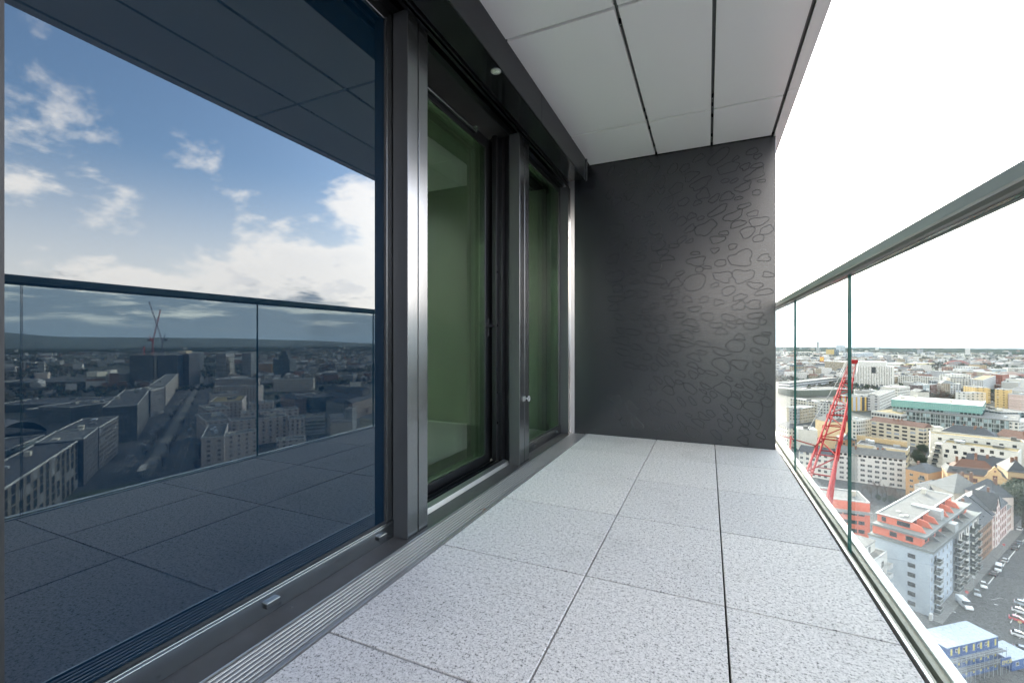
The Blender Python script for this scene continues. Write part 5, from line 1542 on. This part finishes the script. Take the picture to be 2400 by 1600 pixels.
def luff_crane(label, u, vt, v0, ju, jv, cu, cv, c):
    h0 = 59.0
    p = Mr(u, v0, h0)
    dist = FPX * (CAMZ - GZ - h0) / (v0 - CY)
    m_ = dist / FPX
    t = thing('tower_crane', label, 'crane', (p.x, p.y, GZ + h0), 0, 'red cranes on the tower shell')
    rt = Vector((-cy_, sy_, 0))                     # picture right, mirrored
    hm_ = (v0 - vt) * m_
    top = Vector((0, 0, hm_)); tip = top + rt * ((ju - u) * m_) + Vector((0, 0, (vt - jv) * m_)); cj = top + rt * ((cu - u) * m_) + Vector((0, 0, (vt - cv) * m_))
    pm = plain('crane_' + ('blue' if c[2] > c[0] else 'rust'), c, 0.5, 0, 0.1)

    def lat(name, P, Q, w, nn):
        b = MB(); d = (Q - P).normalized(); a = d.orthogonal().normalized(); e = d.cross(a); n_ = nn
        for i, k in ((1, 1), (1, -1), (-1, 1), (-1, -1)): b.tube(P + (a * i + e * k) * w, Q + (a * i + e * k) * w * 0.6, 0.22, 5)
        for j in range(n_):
            A_ = P.lerp(Q, j / n_); B_ = P.lerp(Q, (j + 1) / n_)
            b.tube(A_ + (a + e) * w, B_ + (a - e) * w, 0.12, 4); b.tube(A_ + (-a + e) * w, B_ + (a + e) * w, 0.12, 4); b.tube(A_ - (a + e) * w, B_ + (-a + e) * w, 0.12, 4)
        b.build(name, pm, t)
    lat('mast', Vector((0, 0, -2)), top, 1.1, 12)
    lat('jib', top, tip, 1.0, 18)
    b = MB().tube(top, cj, 0.5, 6).tube(top - rt * (2 if ju > u else -2), cj, 0.3, 6).tube(cj, top.lerp(tip, 0.7), 0.08, 5)
    b.build('frame', pm, t)
    MB().box(-2.2, 2.2, -2, 2, -2.2, 1.4).build('counterweight', wallmat(DARK), t).location = top + (cj - top) * 0.25 + rt * (-5 if ju > u else 5)


luff_crane('left red crane on the mirrored tower shell, boom leaning right', 357.8, 800, 832, 375.7, 726, 349, 784, (0.42, 0.05, 0.05))
luff_crane('right dark crane on the mirrored tower shell, boom leaning left', 380.5, 800, 832, 349.5, 707, 388, 782, (0.12, 0.09, 0.16))
p = Mr(338, 832, 59)
t = thing('crane_mast', 'short red mast without a boom on the mirrored tower shell', 'crane', (p.x, p.y, GZ + 59))
MB().box(-0.9, 0.9, -0.9, 0.9, 0, 17).build('mast', plain('crane_rust', (0.42, 0.05, 0.05), 0.5, 0, 0.1), t)

PK = (0.46, 0.42, 0.41)
RFL = [  # mirrored blocks: label, name, left eave px, right eave px, depth, height, wall, roof, kind, units
    ('mirrored pale block with a flat dark roof, nearest beside the boulevard', 'apartment_block', 471.5, 1028, 526, 1023, 55, 20, MF(PK, 6, .3, .42), 'd', 'flat', 3),
    ('mirrored pale wing with a roof edge running right from the nearest block', 'apartment_block', 527, 1023, 605, 1009, 9, 19, MF(PK, 5.5, .3, .42), 'd', 'flat', 2),
    ('mirrored long pale block behind the nearest one', 'apartment_block', 541, 988, 674, 975, 12, 21, MF(PK, 5.2, .28, .5), 'd', 'flat', 3),
    ('mirrored end block with four columns of tall windows', 'apartment_block', 676, 982, 714, 979, 12, 20, MF(PK, 3.6, .4, .65), 'd', 'flat', 1),
    ('mirrored upper pale block with a terrace roof', 'apartment_block', 568, 969, 700, 957.5, 12, 22, MF((0.5, 0.46, 0.45), 5, .4, .4), 'd', 'flat', 4),
    ('mirrored flat terrace block by the boulevard, second from the front', 'apartment_block', 481, 988, 540, 982, 48, 20, MF(PK, 4, .4, .5), 'd', 'flat', 4),
    ('mirrored flat terrace block by the boulevard, third from the front', 'apartment_block', 486, 962, 540, 957, 45, 19, MF(PK, 4, .4, .5), 'g', 'flat', 4),
    ('mirrored block with a mossy roof by the boulevard', 'apartment_block', 490, 944, 567, 940, 55, 20, MF(PK, 4, .4, .5), 'm', 'flat', 3),
    ('mirrored dark roofed block behind the mossy one', 'apartment_block', 494, 926, 560, 922, 30, 20, MF(PK, 4, .4, .5), 'd', 'flat', 5),
    ('mirrored long pale facade block before the towers', 'apartment_block', 500, 907, 605, 906, 16, 21, MF(PK, 4, .4, .6), 'd', 'flat', 3),
    ('mirrored row with tall windows below the towers', 'apartment_block', 503, 890, 603, 888, 18, 22, MF((0.40, 0.37, 0.37), 3.4, .4, .7), 'd', 'flat', 3),
    ('mirrored pale courtyard wing right of the boulevard blocks', 'apartment_block', 583, 946, 640, 943, 14, 17, MF(PK, 4, .4, .5), 'd', 'flat', 4),
    ('mirrored white long slab beyond the courtyards', 'apartment_block', 640, 890, 735, 888, 14, 20, MF((0.5, 0.48, 0.46), 4, .55, .45), 'g', 'flat', 2),
    ('mirrored glass and steel block with a tilted roof', 'office_building', 690, 925, 733, 932, 30, 18, MF((0.2, 0.25, 0.27), 2.4, .6, .8), 'd', 'flat', 3),
    ('mirrored brown brick house before the tilted glass block', 'town_house', 657, 928, 690, 935, 14, 18, MF((0.27, 0.22, 0.21), 3, .4, .6), 's', 'hip', 1),
    ('mirrored low balcony block at the right of the long pale block', 'apartment_block', 716, 978, 762, 975, 14, 16, MF((0.38, 0.40, 0.40), 40, .99, .5, 3.2), 'g', 'flat', 2),
    ('mirrored flat roof with a pale edge at the window foot', 'apartment_block', 650, 1035, 717, 1028, 11, 15, MF(PK, 4, .4, .5), 'd', 'flat', 1),
    ('mirrored small white house with a tilted roof edge', 'town_house', 775, 980, 806, 977, 12, 15, MF((0.5, 0.5, 0.5), 4, .5, .4), 'l', 'gable', 1),
    ('mirrored pale gable wall above a blue tarpaulin', 'town_house', 775, 992, 824, 989, 12, 12, (0.48, 0.46, 0.42), 'd', 'flat', 0),
    ('mirrored light striped tower house', 'town_house', 809, 959, 826, 959, 12, 20, MF((0.42, 0.46, 0.5), 2.2, .5, .9), 's', 'flat', 0),
    ('mirrored green roofed cream house at the frame edge', 'town_house', 843, 978, 880, 984, 14, 17, MF((0.5, 0.48, 0.36), 2.6, .5, .6), 'l', 'hip', 0),
    ('mirrored tall grey house row', 'town_house', 764, 938, 805, 944, 14, 19, MF((0.26, 0.28, 0.28), 2.6, .4, .6), 's', 'hip', 2),
    ('mirrored street of dark roofed houses at the right', 'town_house', 765, 925, 830, 935, 14, 18, MF((0.26, 0.25, 0.25), 2.6, .4, .6), 's', 'gable', 3),
    ('mirrored brown house row by the frame', 'town_house', 826, 945, 878, 930, 14, 18, MF((0.33, 0.28, 0.25), 2.6, .4, .6), 's', 'gable', 3),
    ('mirrored church like dark roof among houses', 'town_house', 760, 912, 850, 915, 16, 19, MF((0.2, 0.2, 0.2), 3, .4, .6), 's', 'gable', 2),
    ('mirrored white small cube among dark roofs, left', 'house', 792, 905, 811, 905, 10, 14, WHITE, 'w', 'flat', 0),
    ('mirrored white double roof among dark roofs, right', 'house', 822, 897, 846, 896, 10, 15, WHITE, 'w', 'flat', 0),
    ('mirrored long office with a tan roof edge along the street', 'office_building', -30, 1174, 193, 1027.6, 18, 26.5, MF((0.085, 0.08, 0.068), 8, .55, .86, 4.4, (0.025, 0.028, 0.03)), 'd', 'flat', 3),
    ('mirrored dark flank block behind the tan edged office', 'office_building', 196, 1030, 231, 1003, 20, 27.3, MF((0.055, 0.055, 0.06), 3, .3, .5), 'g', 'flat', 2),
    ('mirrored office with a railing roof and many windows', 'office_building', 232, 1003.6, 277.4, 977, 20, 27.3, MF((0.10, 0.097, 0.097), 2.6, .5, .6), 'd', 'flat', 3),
    ('mirrored slab with a lit pinkish end wall', 'office_building', 277, 951, 300, 951, 18, 23, MF((0.12, 0.12, 0.13), 3, .3, .5), 'd', 'flat', 1),
    ('mirrored lit end of the slab by the boulevard', 'office_building', 301, 958, 320, 951, 18, 23, MF((0.24, 0.19, 0.17), 2.2, .3, .4), 'd', 'flat', 0),  # wall coloured paler than its slab: light on this face put into the colour
    ('mirrored dark block facing the boulevard below the tower shell', 'office_building', 322, 950, 352, 911, 22, 30, MF((0.11, 0.115, 0.12), 3, .5, .5), 'd', 'flat', 3),
    ('mirrored grey block at the feet of the dark tower slab', 'office_building', 353, 915, 385, 908, 22, 30, MF((0.16, 0.16, 0.17), 3, .5, .5), 'g', 'flat', 3),
    ('mirrored ribbed low block leading to the tower with the pale strip', 'office_building', 388, 905, 418, 876, 18, 26, MF((0.33, 0.31, 0.30), 4, .4, .5), 'g', 'flat', 2),
    ('mirrored lit narrow block beside the boulevard far end', 'office_building', 430, 868, 442, 862, 14, 27, MF((0.45, 0.40, 0.35), 3, .4, .5), 'g', 'flat', 1),
    ('mirrored flat dark depot with a light roof line, left', 'hall', -20, 950, 215, 943, 60, 9, (0.08, 0.09, 0.1), 'd', 'flat', 4),
    ('mirrored long hall roof striped blue grey', 'hall', 60, 960, 235, 958, 50, 9, (0.10, 0.12, 0.14), 'l', 'flat', 2),
    ('mirrored roofs cluttered with units before the drum building', 'office_building', 165, 955, 280, 940, 40, 16, MF((0.11, 0.12, 0.13), 3, .5, .5), 'd', 'flat', 8),
    ('mirrored glass bridge hall at the left edge', 'hall', -30, 1075, 105, 1020, 20, 14, MF((0.13, 0.17, 0.17), 6, .8, .7, 6), 'd', 'flat', 2),
    ('mirrored dark flat field hall below the white rooftops', 'hall', -20, 897, 250, 893, 80, 8, (0.07, 0.075, 0.08), 'd', 'flat', 4),
    ('mirrored white roofed pavilion with a raised fin', 'hall', 80, 875, 112, 874, 30, 14, (0.55, 0.48, 0.44), 'w', 'flat', 1),
    ('mirrored bright white long roof near the tower shell', 'hall', 203, 872, 227, 872, 30, 11, (0.7, 0.68, 0.6), 'w', 'flat', 0),
    ('mirrored small white house cluster beside the tower shell', 'house', 258, 868, 275, 866, 12, 13, WHITE, 'w', 'flat', 2),
    ('mirrored yellow meadow edge hall by the slim towers', 'hall', 447, 867, 505, 867, 14, 5, (0.40, 0.33, 0.16), 'm', 'flat', 0),
]
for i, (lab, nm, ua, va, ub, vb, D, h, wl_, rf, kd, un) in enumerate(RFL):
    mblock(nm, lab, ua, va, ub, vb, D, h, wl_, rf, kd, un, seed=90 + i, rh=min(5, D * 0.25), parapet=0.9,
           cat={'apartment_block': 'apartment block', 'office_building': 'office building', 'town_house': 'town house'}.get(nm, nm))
# curved hall roof at the left edge of the mirrored view
A, B = Mr(112, 985, 16), Mr(-60, 1040, 16)
v = B - A; t = thing('curved_roof_hall', 'mirrored station hall with a broad curved tan roof', 'hall', (A.x, A.y, GZ), math.atan2(v.y, v.x))
Lh = v.length; b = MB(); pv = []; nx, ny = 24, 10
for j in range(ny + 1):
    for i in range(nx + 1):
        x, y = Lh * i / nx, 75 * j / ny
        pv.append((x, y, 7 + 15 * math.sin(PI * min(1, i / nx)) ** 0.8 + 6 * math.sin(PI * j / ny)))
b.add(pv, [(j * (nx + 1) + i, j * (nx + 1) + i + 1, (j + 1) * (nx + 1) + i + 1, (j + 1) * (nx + 1) + i) for j in range(ny) for i in range(nx)])
hm = G('ribbed_roof'); hz = hm.new('ShaderNodeSeparateXYZ'); hm.link(hm.coord(), hz.inputs[0])
hm.set(hm.mix(hm.math('LESS_THAN', hm.math('FRACT', hm.math('MULTIPLY', hz.outputs[1], 0.04)), 0.45), (0.30, 0.23, 0.18), (0.09, 0.085, 0.085)), 0.6)
smooth(b.build('roof', hm.m, t, fixn=True))
MB().box(0.5, Lh - 0.5, 0.5, 74, 0, 7.5).build('wall', wallmat(DARK), t)
# things on the boulevard
for i in range(26):
    f = rnd.choice([0.24, 0.28, 0.80, 0.84]); k = rnd.randint(0, 2); q = bl[k].lerp(br[k], f).lerp(bl[k + 1].lerp(br[k + 1], f), rnd.random())
    d = bl[k + 1] - bl[k]
    if i == 0: proto = vehicle('boulevard_car', 'pale car on the mirrored boulevard', 'car', (q.x, q.y, 0.04), math.atan2(d.y, d.x), (0.55, 0.55, 0.56), group='cars on the mirrored boulevard')
    else:
        c = copy_tree(proto); c.location = (q.x, q.y, GZ + 0.04); c.rotation_euler.z = math.atan2(d.y, d.x) + (PI if f > .5 else 0) + (1.2 if i % 4 == 0 else 0)
for i in range(60):
    k = rnd.randint(0, 2); f = rnd.choice([-0.03, 1.03, 0.40, 0.66]); q = bl[k].lerp(br[k], f).lerp(bl[k + 1].lerp(br[k + 1], f), rnd.random())
    tree((q.x, q.y), 'bare street tree along the mirrored boulevard', 'bare', rnd.uniform(0.6, 0.9), i % 3, 'bare trees along the mirrored boulevard')
for i in range(40):
    q = Mr(rnd.uniform(560, 860), rnd.uniform(915, 985)); tree((q.x, q.y), 'bare courtyard tree among the mirrored houses', 'bare' if i % 4 else 'green', rnd.uniform(0.7, 1.1), i % 2, 'courtyard trees among the mirrored houses')
cv = thing('tram_shelter', 'mirrored pale curved canopy of a tram stop on the square', 'shelter', (*Mr(338, 1109), GZ), 0.6)
b = MB()
for k in range(10):
    a, c = k / 10, (k + 1) / 10
    b.add([(-9 + 18 * a, -2.2 + a, 4 + 1.4 * math.sin(PI * a)), (-9 + 18 * c, -2.2 + c, 4 + 1.4 * math.sin(PI * c)), (-9 + 18 * c, 2.2 - c, 4.2 + 1.4 * math.sin(PI * c)), (-9 + 18 * a, 2.2 - a, 4.2 + 1.4 * math.sin(PI * a)),
           (-9 + 18 * a, -2.2 + a, 3.8 + 1.4 * math.sin(PI * a)), (-9 + 18 * c, -2.2 + c, 3.8 + 1.4 * math.sin(PI * c)), (-9 + 18 * c, 2.2 - c, 4 + 1.4 * math.sin(PI * c)), (-9 + 18 * a, 2.2 - a, 4 + 1.4 * math.sin(PI * a))],
          [(0, 1, 2, 3), (7, 6, 5, 4), (0, 4, 5, 1), (3, 2, 6, 7)])
b.build('canopy', wallmat((0.6, 0.58, 0.55)), cv)
b = MB()
for x in (-6, 0, 6): b.tube((x, 0, 0), (x, 0, 4.6), 0.12, 6)
b.build('column', M_METAL, cv)
# far industrial chimneys with a plume, mirrored
for i, (u, v, dd_) in enumerate(((682, 802, 5200), (807, 808, 5000), (849, 813, 4600), (687, 803, 5300))):
    q = Mr(u, 830); q = Vector((q.x - 2 * XM, q.y)).normalized() * dd_
    dep = -q.x * -1 * 0
    z = (CY - v) / FPX * dd_ * math.cos(math.atan((u - CX) / FPX))
    tag(MB().lathe([(5, 0), (3.2, CAMZ - GZ + z), (0, CAMZ - GZ + z)], 10, 0, (q.x, q.y, GZ)).build('factory_chimney', wallmat(GREY)), ('mirrored slim factory chimney on the far plain, first of the left pair', 'mirrored slim factory chimney on the far plain, middle one', 'mirrored factory chimney on the far plain nearest the window post', 'mirrored slim factory chimney on the far plain, second of the left pair')[i], 'chimney')

# ---------------------------------------------------------------- the far city as one mass
q = random.Random(77)
b = MB()
FM = [MF((0.46, 0.46, 0.45), 3.4), MF((0.40, 0.35, 0.27), 3.4), wallmat((0.30, 0.31, 0.33)), MF((0.30, 0.19, 0.15), 3.2), RG, RW, RR, RS, wallmat((0.55, 0.55, 0.56))]


def keepout(a, r):
    return False


cnt = 0
while cnt < 2300:
    a = R(q.uniform(-6, 86))
    r = 700 + 5000 * q.random() ** 1.5
    x, y = r * math.sin(a), r * math.cos(a)
    den = mnoise.noise(Vector((x * 0.0019, y * 0.0019, 9.1)))
    if den < -0.06 + 0.10 * (r / 5000): continue
    if R(3) < a < R(27) and r < 1150: continue
    if R(36) < a < R(76) and r < 1000: continue
    if a > R(57) and r < 2600 and q.random() < 0.75: continue
    if r > 2600 and q.random() < 0.8: continue
    cnt += 1
    L, D = q.uniform(9, 34), q.uniform(9, 16); h = q.uniform(6, 17) if q.random() < 0.94 else q.uniform(18, 32)
    if r > 2500 and q.random() < 0.2: L *= 2.2; D *= 2.0; h = q.uniform(7, 13)
    ang = q.choice([0.58, 0.58 + PI / 2, 0.2, 1.9, q.uniform(0, 3)])
    ca, sa = math.cos(ang), math.sin(ang)
    wmi = q.choice([0, 0, 1, 2, 3, 8, 8]); rmi = q.choice([4, 4, 5, 6, 7])
    pt = lambda px_, py_, z: (x + px_ * ca - py_ * sa, y + px_ * sa + py_ * ca, GZ + z)
    c4 = [(-L / 2, -D / 2), (L / 2, -D / 2), (L / 2, D / 2), (-L / 2, D / 2)]
    b.add([pt(*c, 0) for c in c4] + [pt(*c, h) for c in c4], [(0, 1, 5, 4), (1, 2, 6, 5), (2, 3, 7, 6), (3, 0, 4, 7)], wmi)
    if q.random() < 0.45 and h < 18:
        b.add([pt(*c, h) for c in c4] + [pt(-L / 2, 0, h + 4), pt(L / 2, 0, h + 4)], [(0, 1, 5, 4), (2, 3, 4, 5), (0, 4, 3), (1, 2, 5)], rmi)
    else: b.add([pt(*c, h) for c in c4], [(0, 1, 2, 3)], rmi)
tag(b.build('distant_city', FM, fixn=False), 'countless small far off roofs and blocks of the city and its suburbs', 'city', kind='stuff')
b = MB()
for k in range(26000):
    a = R(q.uniform(-4, 84)); r = 450 + 4300 * q.random() ** 1.15
    x, y = r * math.sin(a), r * math.cos(a)
    if mnoise.noise(Vector((x * 0.0028, y * 0.0028, 4.1))) < -0.02: continue
    if r < 900: continue
    s = q.uniform(2.2, 5.5)
    for _ in range(3):
        p_ = Vector((x + q.gauss(0, s * .5), y + q.gauss(0, s * .5), GZ + s * q.uniform(0.5, 1.5)))
        a_ = Vector((q.gauss(0, 1), q.gauss(0, 1), q.gauss(0, 1))).normalized() * s * 0.7; e_ = a_.orthogonal()
        f_ = a_.cross(e_).normalized() * s * 0.6
        b.add([p_ - a_, p_ + e_, p_ + a_, p_ - e_, p_ + f_, p_ - f_], [(0, 1, 4), (1, 2, 4), (2, 3, 4), (3, 0, 4), (1, 0, 5), (2, 1, 5), (3, 2, 5), (0, 3, 5)], q.choice([0, 0, 1]))
tag(b.build('far_treetops', [plain('far_twigs', (0.065, 0.058, 0.045), 1.0, 0, 0.3, 0.01), plain('far_evergreen', (0.03, 0.042, 0.024), 1.0, 0, 0.3, 0.01)], uv=False, fixn=False), 'countless bare and green treetops between the far roofs', 'trees', kind='stuff')
# ---------------------------------------------------------------- the air
hz_ = bpy.data.materials.new('haze_air'); hz_.use_nodes = True
t_ = hz_.node_tree; t_.nodes.clear()
ou = t_.nodes.new('ShaderNodeOutputMaterial'); vp = t_.nodes.new('ShaderNodeVolumePrincipled')
vp.inputs['Color'].default_value = (0.62, 0.82, 1.0, 1); vp.inputs['Density'].default_value = 2.1e-5; vp.inputs['Anisotropy'].default_value = 0.0
t_.links.new(vp.outputs[0], ou.inputs['Volume'])
hb = MB().box(-16000, 16000, -16000, 16000, GZ - 12, 170).build('haze', hz_, uv=False)
tag(hb, 'thin pale haze lying over the city', 'haze', kind='stuff')
